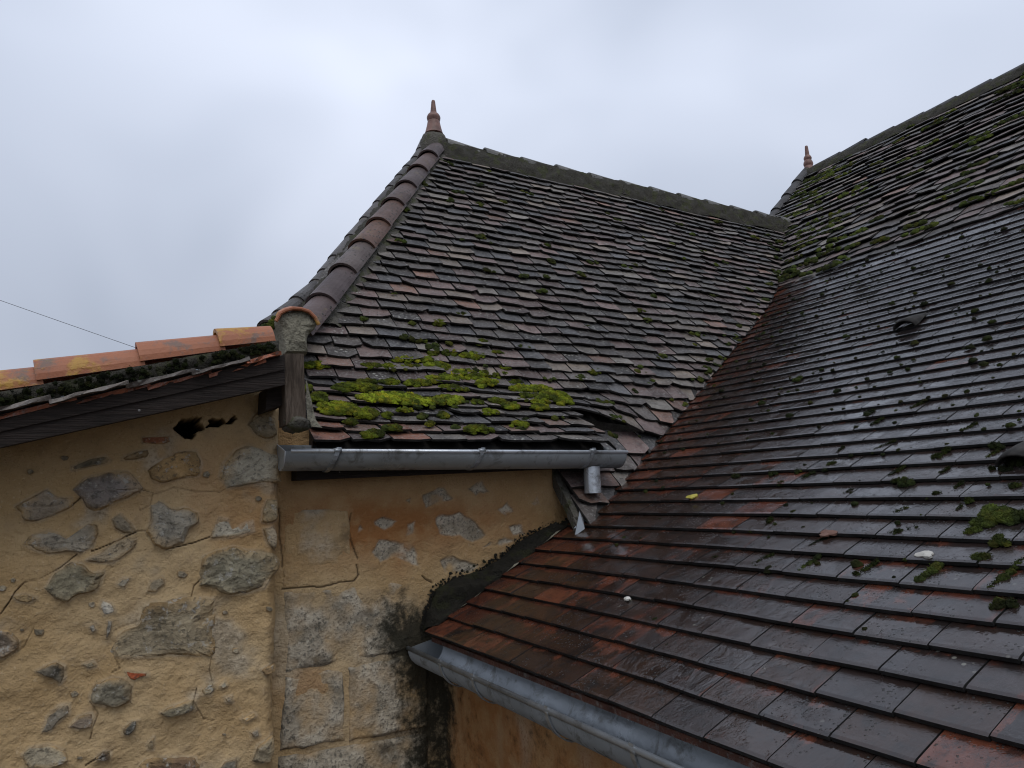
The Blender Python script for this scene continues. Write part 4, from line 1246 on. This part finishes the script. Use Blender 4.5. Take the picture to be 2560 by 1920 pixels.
# mortar fillet black with growth where the new roof meets the wall
ta = [(1060, 1574), (1068, 1530), (1092, 1474), (1138, 1444), (1196, 1428), (1250, 1398), (1288, 1362), (1345, 1326), (1400, 1312), (1445, 1310)]
pa = [onY(p, 0.9965) for p in ta]
pb = []
for x in np.linspace(0.418, 0.70, 20):
    pb.append((x, 0.972, float(zR(x)) + 0.011))
fil_top = pa
V, Fc = lumpy_strip(pa, pb, 0.008, 0.011, 19, 170, 12, (0, -0.8, 0.6))
mesh_obj("black_fillet", V, [f[::-1] for f in Fc], MT_FILLET, roofR, smooth=True)
pa = [(x, 0.979, float(zR(x)) + 0.012) for x in np.linspace(0.425, 0.70, 30)]
pb = [(x, 0.9715 + 0.003*math.sin(x*90), float(zR(x)) + 0.0135) for x in np.linspace(0.425, 0.70, 30)]
V, Fc = lumpy_strip(pa, pb, 0.001, 0.0035, 23, 130, 4, (0, 0, 1))
mesh_obj("cement_line", V, [f[::-1] for f in Fc], MT_CEMENT, roofR, smooth=True)
# zinc upstand under the roof tail
f = [onY((1449, 1278), 0.920), onY((1437, 1340), 0.920), onY((1462, 1322), 0.912), onY((1458, 1296), 0.914)]
V = np.array(f + [p + np.array([0.002, 0.004, 0.001]) for p in f])
mesh_obj("zinc_upstand", V, [[0, 1, 2, 3], [7, 6, 5, 4], [0, 4, 5, 1], [1, 5, 6, 2], [2, 6, 7, 3], [3, 7, 4, 0]], MT_ZINC, roofR)

# vent tiles: small hoods that open downslope
def vent(p, w, name="vent_tile"):
    X0, Y0 = p[0], p[1]
    V = []; n = 11
    for i, (fx, s_) in enumerate(((0, 1.0), (0.25, 0.95), (0.6, 0.62), (1.0, 0.08))):
        for rr in (1.0, 0.84):
            for k in range(n):
                a = math.pi*k/(n-1)
                x = X0 + fx*w*1.5
                hgt = (0.003 + 0.42*w*s_*rr*math.sin(a))
                V.append(ptR(Y0 + w*0.62*(0.55 + 0.45*s_)*rr*math.cos(a), x, hgt + 0.008))
    V = np.array(V); Fc = []
    for i in range(3):
        o0, o1 = i*2*n, (i+1)*2*n
        for k in range(n-1):
            Fc.append([o0+k, o0+k+1, o1+k+1, o1+k]); Fc.append([o0+n+k, o1+n+k, o1+n+k+1, o0+n+k+1])
    for k in range(n-1): Fc.append([k, n+k, n+k+1, k+1])
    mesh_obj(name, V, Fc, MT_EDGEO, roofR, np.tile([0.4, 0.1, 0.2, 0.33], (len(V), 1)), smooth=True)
nR = np.array((-S_R, 0, 1.0))
vent(onplane((2268, 834), nR, C_R), 0.033)
vent(onplane((2552, 1190), nR, C_R), 0.030)

# ================================================================== finials
def finial(c, prof, label, tilt, collar, name="roof_finial"):
    e_ = empty(name, c)
    tag(e_, label, "finial", "clay finials on the roof peaks")
    V, Fc = lathe(prof, c, 28, tilt)
    mesh_obj("clay_spike", V, Fc, MT_FINIAL, e_, np.tile([.5, .5, .5, .5], (len(V), 1)), smooth=True)
    V, Fc = lathe(collar, c, 22, (0, 0))
    V = V + 0.003*np.stack([fbm(V[:, 0]*60, V[:, 1]*60, V[:, 2]*60, 300 + i, 3) for i in range(3)], 1)
    mesh_obj("mortar_collar", V, Fc, MT_BED, e_, smooth=True)
def smooth_prof(pts, n=4):
    pts = np.array(pts, float); out = []
    for i in range(len(pts)-1):
        p0, p1, p2, p3 = pts[max(i-1, 0)], pts[i], pts[i+1], pts[min(i+2, len(pts)-1)]
        for k in range(n):
            t = k/n
            out.append(0.5*((2*p1) + (-p0+p2)*t + (2*p0-5*p1+4*p2-p3)*t*t + (-p0+3*p1-3*p2+p3)*t**3))
    out.append(pts[-1]); return [(max(0.0008, r), z) for r, z in out]
cF = onY((1085, 336), YR + 0.015)
k = cF @ M[:, 2] / F
u = k/5.53*1.06
prof = smooth_prof([(122*u, 0), (112*u, 30*u), (92*u, 110*u), (80*u, 175*u), (80*u, 182*u), (88*u, 215*u), (88*u, 240*u), (72*u, 272*u), (46*u, 298*u), (42*u, 310*u), (32*u, 390*u), (24*u, 462*u), (12*u, 478*u), (1*u, 480*u)])
finial(cF, prof, "clay finial with one ball on the hip peak of the old wing", (-0.012, 0.0),
       [(0.020, -0.002), (0.030, -0.007), (0.034, -0.016), (0.037, -0.028), (0.041, -0.048), (0.044, -0.080)])
cF = onplane((2023, 430), (-1, 0, 0), -(XR))
k = cF @ M[:, 2] / F
u = k/6.38
prof = smooth_prof([(97*u, 0), (92*u, 12*u), (72*u, 70*u), (64*u, 96*u), (70*u, 112*u), (74*u, 138*u), (66*u, 170*u), (54*u, 192*u), (58*u, 212*u), (61*u, 232*u), (52*u, 258*u), (37*u, 276*u), (33*u, 300*u), (27*u, 380*u), (22*u, 432*u), (12*u, 440*u), (1*u, 441*u)])
finial(cF, prof, "clay finial with two balls on the far right roof peak", (-0.03, 0.0),
       [(0.034, 0.004), (0.037, -0.006), (0.044, -0.020), (0.050, -0.036), (0.058, -0.06), (0.056, -0.08)])

# ================================================================== gutters
def half_pipe(path_a, path_b, r, th, n=14, back=0.0, side='Y', slope=None):
    """half-round trough between two axis points; open side up; back edge raised"""
    V = []
    a, b = np.array(path_a, float), np.array(path_b, float)
    sd = np.array([0, 1, 0]) if side == 'Y' else np.array([1, 0, 0])
    rows = []
    for c in (a, b):
        pr = []
        for rr in (r, r - th):
            for k in range(n+1):
                w = math.pi + math.pi*k/n                 # from front (-side) under to back (+side)
                p = c + rr*(math.cos(w)*sd + math.sin(w)*np.array([0, 0, 1]))
                pr.append(p)
            pr.append(c + sd*rr + np.array([0, 0, back]))
        rows.append(pr)
    V = np.array(rows[0] + rows[1]); m = n+2; Fc = []
    for k in range(m-1):
        Fc.append([k, k+1, 2*m+k+1, 2*m+k]); Fc.append([m+k, 3*m+k, 3*m+k+1, m+k+1])
    Fc.append([m-1, 2*m-1, 4*m-1, 3*m-1])
    for e0 in (0, 2*m):
        for k in range(m-1): Fc.append([e0+k, e0+m+k, e0+m+k+1, e0+k+1])
    return V, Fc
def cap_disc(c, r, side, off, back, th=0.0012, n=14):
    sd = np.array([0, 1, 0]) if side == 'Y' else np.array([1, 0, 0])
    ax = np.array([1, 0, 0]) if side == 'Y' else np.array([0, 1, 0])
    c = np.array(c, float); P = []
    for k in range(n+1):
        w = math.pi + math.pi*k/n
        P.append(c + r*(math.cos(w)*sd + math.sin(w)*np.array([0, 0, 1])))
    P.append(c + sd*r + np.array([0, 0, back]))
    m = len(P); V = np.array(P + [p + ax*th*off for p in P])
    Fc = [list(range(m)), list(range(2*m-1, m-1, -1))] + [[k, m+k, m+(k+1) % m, (k+1) % m] for k in range(m)]
    return V, Fc
# upper gutter
gl = onY((735, 1128), 0.924); gr = onY((1566, 1131), 0.924)
RG = 0.0235
a, b = np.array([gl[0] - 0.010, 0.924 + RG, gl[2]]), np.array([gr[0], 0.924 + RG, gr[2]])
g1 = empty("rain_gutter", (a + b)/2)
tag(g1, "short zinc half-round gutter under the mossy eave of the old wing", "gutter", "zinc gutters")
V, Fc = half_pipe(a, b, RG, 0.0010, 16, 0.011); mesh_obj("trough", V, Fc, MT_ZINC, g1, smooth=True)
V, Fc = tube([a + [0.006, -RG, 0.0006], b + [0.002, -RG, 0.0006]], 0.0026, 10); mesh_obj("front_bead", V, Fc, MT_ZINCB, g1, smooth=True)
V, Fc = cap_disc(a, RG*1.0, 'Y', -1, 0.012); mesh_obj("end_cap", V, Fc, MT_ZINCB, g1)
V, Fc = cap_disc(b, RG*0.995, 'Y', 1, 0.006); mesh_obj("end_cap", V, Fc, MT_ZINC, g1)
xo = onY((1481, 1160), 0.945)[0]
zc = a[2]
V, Fc = tube([(xo, 0.9475, zc - RG*0.82), (xo, 0.9475, zc - RG*1.3), (xo + 0.0005, 0.9475, zc - 0.060)], [0.0130, 0.0130, 0.0135], 18, False)
mesh_obj("outlet_pipe", V, Fc, MT_ZINCB, g1, smooth=True)
def strap(c, r, side, parent, lean=0.0, wd=0.006):
    sd = np.array([0, 1, 0]) if side == 'Y' else np.array([1, 0, 0]); ax = np.array([1, 0, 0]) if side == 'Y' else np.array([0, 1, 0])
    P = []; n = 14
    for k in range(-1, n+1):
        w = math.pi + math.pi*max(k, -0.9)/n
        P.append((w, r*1.03))
    V = []
    for w, rr in P:
        for q in (0, wd):
            for t in (0.0, 0.0014):
                V.append(np.array(c) + (rr + t)*(math.cos(w)*sd + math.sin(w)*np.array([0, 0, 1])) + ax*(q + lean*math.sin(w)*rr))
    m = len(P); Fc = []
    for k in range(m-1):
        o0, o1 = 4*k, 4*k+4
        Fc += [[o0+1, o0+3, o1+3, o1+1], [o0, o1, o1+2, o0+2], [o0, o0+1, o1+1, o1], [o0+2, o1+2, o1+3, o0+3]]
    mesh_obj("bracket", V, Fc, MT_ZINC, parent)
    V, Fc = tube([np.array(c) - sd*r + ax*(-0.002) + [0, 0, 0.0008], np.array(c) - sd*r + ax*(wd + 0.002) + [0, 0, 0.0008]], 0.0031, 10)
    mesh_obj("bracket_clip", V, Fc, MT_ZINC, parent, smooth=True)
for px in (838, 1200, 1478):
    p = onY((px, 1128), 0.924); strap((p[0], 0.924 + RG, p[2]), RG, 'Y', g1, lean=0.35)
# lower gutter
ZG = -0.2020; XG = 0.3835; RG2 = 0.0270
a, b = np.array([XG + RG2, -0.30, ZG]), np.array([XG + RG2, 0.996, ZG + 0.001])
g2 = empty("rain_gutter", (a + b)/2)
tag(g2, "long zinc gutter in the foreground along the eave of the wet tiled roof", "gutter", "zinc gutters")
V, Fc = half_pipe(a, b, RG2, 0.0010, 18, 0.012, 'X'); mesh_obj("trough", V, [f[::-1] for f in Fc], MT_ZINC, g2, smooth=True)
V, Fc = tube([a + [-RG2, 0, 0.0006], b + [-RG2, 0, 0.0006]], 0.0030, 12); mesh_obj("front_bead", V, Fc, MT_ZINC, g2, smooth=True)
V, Fc = cap_disc(b, RG2*1.0, 'X', 1, 0.012); mesh_obj("end_cap", V, Fc, MT_ZINC, g2)
for px, py in ((1105, 1660), (1187, 1700), (1374, 1784), (1590, 1880)):
    p = onX((px, py), XG); strap((XG + RG2, p[1], ZG), RG2, 'X', g2, lean=0.2)
# rust-coloured under-edge of the first tile row over the gutter
V, Fc = boxmm((0.414, -0.30, -0.1935), (0.440, 0.985, -0.1880)); mesh_obj("eave_lath", V, Fc, MT_OLD, roofR, np.tile([0.12, 0.045, 0.028, 0.2], (8, 1)))

# ================================================================== cable in the sky
pA, pB = onY((0, 748), 3.2), onY((362, 875), 3.0)
_dv = pB - pA; pA = pA - 2.5*_dv; pB = pB + 1.6*_dv
pts = []
for t in np.linspace(0, 1, 25):
    p = pA + (pB - pA)*t; p = p.copy(); p[2] -= 0.004*math.sin(math.pi*t); pts.append(p)
V, Fc = tube(pts, 0.0009, 6)
o = mesh_obj("overhead_cable", V, Fc, MT_WIRE)
tag(o, "thin dark cable across the sky at far left", "cable")

# ================================================================== moss
def dome(mb, c, nrm, r, hgt, seed, fuzz=0, tint=1.0, nu=10, nv=5):
    nrm = np.array(nrm, float)/np.linalg.norm(nrm)
    a = np.cross(nrm, [0.3, 0.9, 0.1]); a /= np.linalg.norm(a); b = np.cross(nrm, a)
    V = []
    for i in range(nv):
        ph = math.pi/2*1.08*i/(nv-1)
        for k in range(nu):
            w = 2*math.pi*k/nu
            n_ = 1 + 0.5*(_hash(i*7+seed, k*13, seed*3, 5) - 0.5)
            V.append(c + (a*math.cos(w) + b*math.sin(w))*r*math.sin(ph)*n_ + nrm*(hgt*math.cos(ph)*n_ - 0.001))
    Fc = []
    for i in range(nv-1):
        for k in range(nu): Fc.append([i*nu+k, (i+1)*nu+k, (i+1)*nu+(k+1) % nu, i*nu+(k+1) % nu])
    V = np.array(V)
    yb = random.uniform(0.0, 0.35)*(random.random() < 0.5)
    mb.add(V, Fc, (tint*(1 + yb), tint, tint*(1 - 0.3*yb), 1))
    if fuzz:
        Vf, Ff = [], []
        for q in range(fuzz):
            ph = math.acos(random.uniform(0.05, 1)); w = random.uniform(0, 2*math.pi)
            d = (a*math.cos(w) + b*math.sin(w))*math.sin(ph) + nrm*math.cos(ph)
            base = c + (a*math.cos(w) + b*math.sin(w))*r*math.sin(ph)*0.97 + nrm*hgt*math.cos(ph)*0.95
            s1 = np.cross(d, [random.uniform(-1, 1), random.uniform(-1, 1), random.uniform(-1, 1)]); s1 /= (np.linalg.norm(s1) + 1e-6)
            l = random.uniform(0.0006, 0.0014); wd = 0.0005
            Vf += [base + s1*wd, base - s1*wd, base + d*l + s1*random.uniform(-.0006, .0006)]
            Ff.append([3*q, 3*q+1, 3*q+2])
        mb.add(Vf, Ff, (tint*1.15, tint*1.15, tint, 1))
def hitL(p):
    """point on the old wing's roof under a picture point"""
    r = ray(p); lo_, hi_ = 0.6, 2.2
    lam = np.linspace(0.6, 2.3, 400)
    P = lam[:, None]*r[None]
    g = P[:, 2] - zL(P[:, 0], P[:, 1]) - 0.018
    i = np.argmax(g < 0)
    return P[i]
def hitR(p):
    r = ray(p); lam = np.linspace(0.3, 4.0, 1500); P = lam[:, None]*r[None]
    g = P[:, 2] - zR(P[:, 0]) - 0.0118
    return P[np.argmax(g < 0)]
nL = (0, -A_L, 1)
def z7(x, y): return (700 + x/2.765, 750 + y/2.765)
def z8(x, y): return (1500 + x/1.6264, 900 + y/1.6264)
mossA = MB()
clumps = [(240,450,75,22,1.2),(530,600,150,28,.75),(760,670,200,34,1.35),(960,700,120,28,1.3),(1150,690,110,34,1.25),(920,410,130,20,1.15),(1080,445,70,20,1.1),
          (620,455,80,16,.45),(740,455,60,16,.7),(1330,385,70,26,.9),(1300,515,140,40,1.05),(1120,540,100,25,1.0),(950,570,90,18,.9),(1430,570,70,30,.9),(1650,605,58,18,.9),
          (1780,610,80,22,.95),(1880,660,100,34,.9),(1960,695,50,26,.8),(1560,455,40,18,.85),(1060,362,36,18,.6),(1180,360,60,14,.6),(960,282,48,16,.55),(1100,155,48,20,.45),
          (1395,290,34,26,.6),(400,745,130,44,.95),(275,670,50,30,.6),(590,780,70,34,.8),(480,838,40,20,.4),(790,880,40,16,.6),(640,922,70,20,.5),(1370,890,90,22,.5),
          (1650,860,60,18,.7),(1440,772,50,14,.8),(1130,792,30,20,.6),(1590,728,50,20,.75),(1790,735,56,20,.75),(1240,612,44,12,.8),(1520,515,50,16,.7),(2170,490,46,18,.5),
          (1500,360,34,12,.5),(860,755,40,12,1.0),(1800,700,60,14,.8),(1160,600,60,12,.7),(760,560,50,16,.6),(1120,470,50,14,.9),(280,120,30,14,.35),(1040,850,26,14,.6),(180,605,30,20,.8),
          (900,455,60,12,.5),(1360,700,40,12,.7),(1500,690,50,14,.7),(1640,560,40,10,.5),(1700,655,40,10,.6),(2110,180,30,10,.4),(740,790,20,20,.5),(1240,90,40,12,.4),(600,560,60,10,.5)]
sd_ = 0
for x, y, w, h, br in clumps:
    nd = int(max(4, w*h/42))
    for q in range(nd):
        ang, rr = random.uniform(0, 2*math.pi), math.sqrt(random.random())
        p = z7(x + 1.08*w*rr*math.cos(ang), y + 0.82*h*rr*math.sin(ang) + 4)
        c = hitL(p) + np.array([0, -0.001, 0.0028])*(1 - rr*rr)*min(1.0, h/24); r_ = random.uniform(0.0036, 0.0078)*(0.85 if w < 45 else 1.0); sd_ += 1
        dome(mossA, c, (0, -0.6, 1), r_, r_*random.uniform(0.45, 0.7), sd_, 5, br*random.uniform(0.6, 1.35))
tag(mossA.build("moss", MT_MOSS, None, smooth=True), "bright green moss cushions on the lower left of the old roof", "moss", None, "stuff")
mossB = MB()
for q in range(120):                                   # scattered small pads over the old wing
    y = random.uniform(0.98, 1.68); x = random.uniform(float(hip_x(y)) + 0.03, float(valley_x(y)) - 0.01)
    if random.random() < 0.22: x = float(valley_x(y)) - random.uniform(0.005, 0.06)
    n_ = random.randint(1, 5); t_ = random.uniform(0.5, 1.2)
    for w in range(n_):
        xx = x + random.uniform(-.014, .014); yy = y + random.uniform(-.004, .004)
        if xx > float(valley_x(yy)) - 0.004: continue
        r_ = random.uniform(0.003, 0.008)*(1.0 if y < 1.3 else 1.2); sd_ += 1
        c = np.array([xx, yy, float(zL(xx, yy))]) + np.array(nL)/math.hypot(1, A_L)*0.0145
        dome(mossB, c, (0, -0.7, 1), r_, r_*0.6, sd_, 5, t_)
tag(mossB.build("moss", MT_MOSSD, None, smooth=True), "small dull moss pads scattered up the old wing roof and valley", "moss", None, "stuff")

mossC = MB()
nRm = (-0.45, -0.1, 1)
big = [(1600,630,46,1.5),(1560,660,36,1.2),(1520,705,26,1.0),(1650,640,40,1.1),(1700,640,40,.9),(1630,745,32,.8),(1550,808,30,.9),(1640,1000,34,.6),(1240,500,28,1.0),(1200,495,18,.7),
       (1380,550,20,.4),(1205,705,24,.6),(1040,880,16,.5),(690,655,15,.5),(712,672,11,.4),(545,700,10,.5),(470,810,15,.5),(735,505,14,.6),(700,465,14,.7),(550,478,15,.5),(805,452,14,.7),
       (940,425,15,.5),(915,450,13,.5),(1020,388,12,.4),(1100,210,14,.4),(855,173,11,.4),(805,78,18,.7),(900,40,11,.3),(945,42,9,.3),(1250,38,11,.3),(700,300,9,.3),(1410,365,15,.5),
       (1370,392,15,.5),(1600,350,18,.5),(1690,515,20,1.0),(1500,572,15,.5),(1590,443,14,.5),(1145,1113,9,.3),(1180,1245,11,.3),(275,1163,11,.3),(685,722,8,.4),(1255,690,8,.4),(1285,680,8,.4),
       (610,240,8,.4),(890,270,9,.3),(1435,185,9,.3),(1320,165,12,.4),(1040,275,11,.3),(1125,252,9,.3),(1300,90,9,.3),(1650,450,22,.3),(1700,420,26,.3),(560,470,10,.4),(185,535,10,.5),(640,560,7,.4)]
for x, y, r_, br in big:
    c0 = hitR(z8(x, y)); zz = c0 @ M[:, 2]
    R_ = 1.22*r_/1.6264*zz/F
    nd = 1 if r_ < 14 else int(3 + r_/6)
    for q in range(nd):
        off = np.array([random.uniform(-.5, .5)*R_, random.uniform(-.7, .7)*R_, 0]) if nd > 1 else np.zeros(3)
        c = c0 + off; c[2] = float(zR(c[0])) + 0.0118; sd_ += 1
        rr = R_*(0.75 if nd == 1 else random.uniform(0.4, 0.62))
        dome(mossC, c, nRm, rr, rr*random.uniform(0.7, 0.95), sd_, 30 if r_ > 12 else 10, br*random.uniform(.8, 1.2), 12, 6)
lines = [((600,848),(700,790),10,.5),((810,865),(890,795),13,.7),((1065,860),(1130,815),9,.5),((1290,905),(1380,830),20,.8),((1590,930),(1700,830),18,.7),((1700,830),(1724,815),18,.7),
         ((820,775),(930,715),6,.4),((1205,620),(1245,600),9,.5),((660,690),(690,660),5,.4),((1350,400),(1420,365),7,.4),((980,555),(1025,525),6,.4),((1110,370),(1200,325),6,.4),
         ((1175,470),(1240,430),7,.4),((1450,615),(1470,590),6,.4),((820,480),(870,455),6,.4),((1440,520),(1475,495),6,.4),((1380,460),(1420,435),6,.4),((1480,285),(1530,255),6,.4),
         ((1265,195),(1330,160),6,.4),((1570,400),(1640,350),9,.5),((1100,265),(1150,235),5,.4),((960,380),(990,350),5,.3)]
for (x0, y0), (x1, y1), w, br in lines:
    n_ = max(4, int(math.hypot(x1-x0, y1-y0)/w*1.6))
    for q in range(n_):
        t_ = q/(n_-1); c0 = hitR(z8(x0 + (x1-x0)*t_ + random.uniform(-2, 2), y0 + (y1-y0)*t_)); zz = c0 @ M[:, 2]
        rr = 1.2*w*random.uniform(0.6, 1.05)/1.6264*zz/F; sd_ += 1
        dome(mossC, c0, nRm, rr, rr*0.8, sd_, 14, br*random.uniform(.7, 1.3), 9, 5)
for q in range(620):                                   # grit and tiny tufts, thicker up the slope
    x = 0.5 + 1.19*random.random()**0.8; ymax = max(0.97, float(valley_y(x)))
    y = random.uniform(0.15, ymax - 0.02)
    px, py, pz = proj(np.array([[x, y, float(zR(x))]]))
    if px[0] > 2700: continue
    if random.random() < 0.5:                          # prefer the row edges
        k = min(range(len(Xk)), key=lambda i: abs(Xk[i] - x)); x = Xk[k] + random.uniform(-0.004, 0.003)
    r_ = random.uniform(0.0010, 0.0034)*(1 + 1.1*(random.random() < 0.18)); sd_ += 1
    dome(mossC, np.array([x, y, float(zR(x)) + 0.0122]), nRm, r_, r_*0.7, sd_, 0, random.uniform(.2, .5), 6, 4)
tag(mossC.build("moss", MT_MOSSD, None, smooth=True), "dark moss tufts dotted over the wet new tiles at right", "moss", None, "stuff")

mossD = MB()
for q in range(150):
    x = XK + (XR - XK - 0.05)*random.random()
    ytop = float(valley_y(x)) if x < 2.137 else 1.9
    y = random.uniform(0.55, ytop - 0.01)
    if random.random() < 0.35: y = ytop - random.uniform(0.0, 0.25)
    n_ = random.randint(2, 7); t_ = random.uniform(0.5, 1.6)
    for w in range(n_):
        yy = y + (w - n_/2)*random.uniform(.008, .016); xx = x + random.uniform(-.006, .006)
        if yy > ytop: continue
        r_ = random.uniform(0.006, 0.012); sd_ += 1
        c = np.array([xx, yy, float(zR(xx)) + 0.019])
        dome(mossD, c, (-0.6, -0.1, 1), r_, r_*0.7, sd_, 5, t_)
tag(mossD.build("moss", MT_MOSSD, None, smooth=True), "yellow-green moss rows on the old tiles below the upper right ridge", "moss", None, "stuff")

mossE = MB()
for q in range(330):                                    # dark moss on the verge mortar
    x = random.uniform(-500, 690)
    c = verge(x, random.uniform(-0.012, 0.001), YV - 0.001 + random.uniform(-.003, .003)); r_ = random.uniform(0.0018, 0.0040); sd_ += 1
    dome(mossE, c, (0, -1, 0.6), r_, r_*0.8, sd_, 6, random.uniform(0.10, 0.35), 8, 4)
for q in range(40):                                     # tuft left of the cement block
    c = onY((random.uniform(640, 702), 0), YB); px = random.uniform(640, 704)
    c = onY((px, 835 - (px - 640)*0.75 + random.uniform(-4, 12)), YB + 0.03); r_ = random.uniform(0.004, 0.007); sd_ += 1
    dome(mossE, c, (0, -1, 0.8), r_, r_*0.8, sd_, 8, random.uniform(0.7, 1.5), 8, 4)
fp = np.array(fil_top); grow = MB()
for q in range(800):                                    # black tufts along the top of the wall fillet
    t_ = random.uniform(0, len(fp) - 1.001); i_ = int(t_); c = fp[i_] + (fp[i_+1] - fp[i_])*(t_ - i_)
    c = c + np.array([random.uniform(-.006, .006), 0.000, random.gauss(-0.002, 0.0055)]); r_ = random.uniform(0.0006, 0.0024); sd_ += 1
    dome(grow, c, (0, -1, 0.3), r_, r_*0.35, sd_, 3, 1.0, 8, 4)
tag(grow.build("black_growth", MT_FILLET, roofR), kind="stuff")
tag(mossE.build("moss", MT_MOSSD, None, smooth=True), "dark moss in the mortar under the orange verge tiles at left", "moss", None, "stuff")

# ================================================================== leaves and lichen scales lying on the new roof
def leaf(p, size, col, label, name, cat, ang=0.3):
    c = hitR(p); c = c + np.array([0, 0, 0.002])
    t = NT(name + "_skin"); m_ = t.done(t.mix(t.noise(t.pos, 60, 3), tuple(x*0.7 for x in col), col), 0.6)
    V = []; n = 16
    sl = math.hypot(1, S_R)
    e1 = np.array([1/sl, 0, S_R/sl]); e2 = np.array([0, 1, 0]); nn = np.array([-S_R/sl, 0, 1/sl])
    for hh in (0.0018, 0.0):
        for k in range(n):
            w = 2*math.pi*k/n
            rr = size*(0.75 + 0.3*math.cos(3*w + 1) + random.uniform(-.08, .08))
            V.append(c + rr*(math.cos(w + ang)*e2*1.3 + math.sin(w + ang)*e1*0.8) + nn*(hh + 0.001*math.sin(2*w)))
    V.append(c + nn*0.0026)
    Fc = [[k, (k+1) % n, 2*n] for k in range(n)] + [[n+k, n+(k+1) % n, (k+1) % n, k] for k in range(n)]
    o = mesh_obj(name, V, Fc, m_); tag(o, label, cat)
leaf(z8(375, 565), 0.0085, (0.42, 0.36, 0.05), "small yellow leaf lying on the tiles near the roof valley", "fallen_leaf", "leaf")
leaf(z8(925, 717), 0.0085, (0.16, 0.075, 0.05), "curled brown leaf caught on a tile edge", "fallen_leaf", "leaf", 1.0)
leaf(z8(112, 982), 0.0045, (0.60, 0.58, 0.52), "round white dropping on an orange worn tile", "bird_dropping", "dropping")
leaf(z8(1325, 806), 0.0072, (0.50, 0.48, 0.43), "pale flat flake beside a moss tuft on the wet tiles", "lichen_flake", "lichen", 0.1)
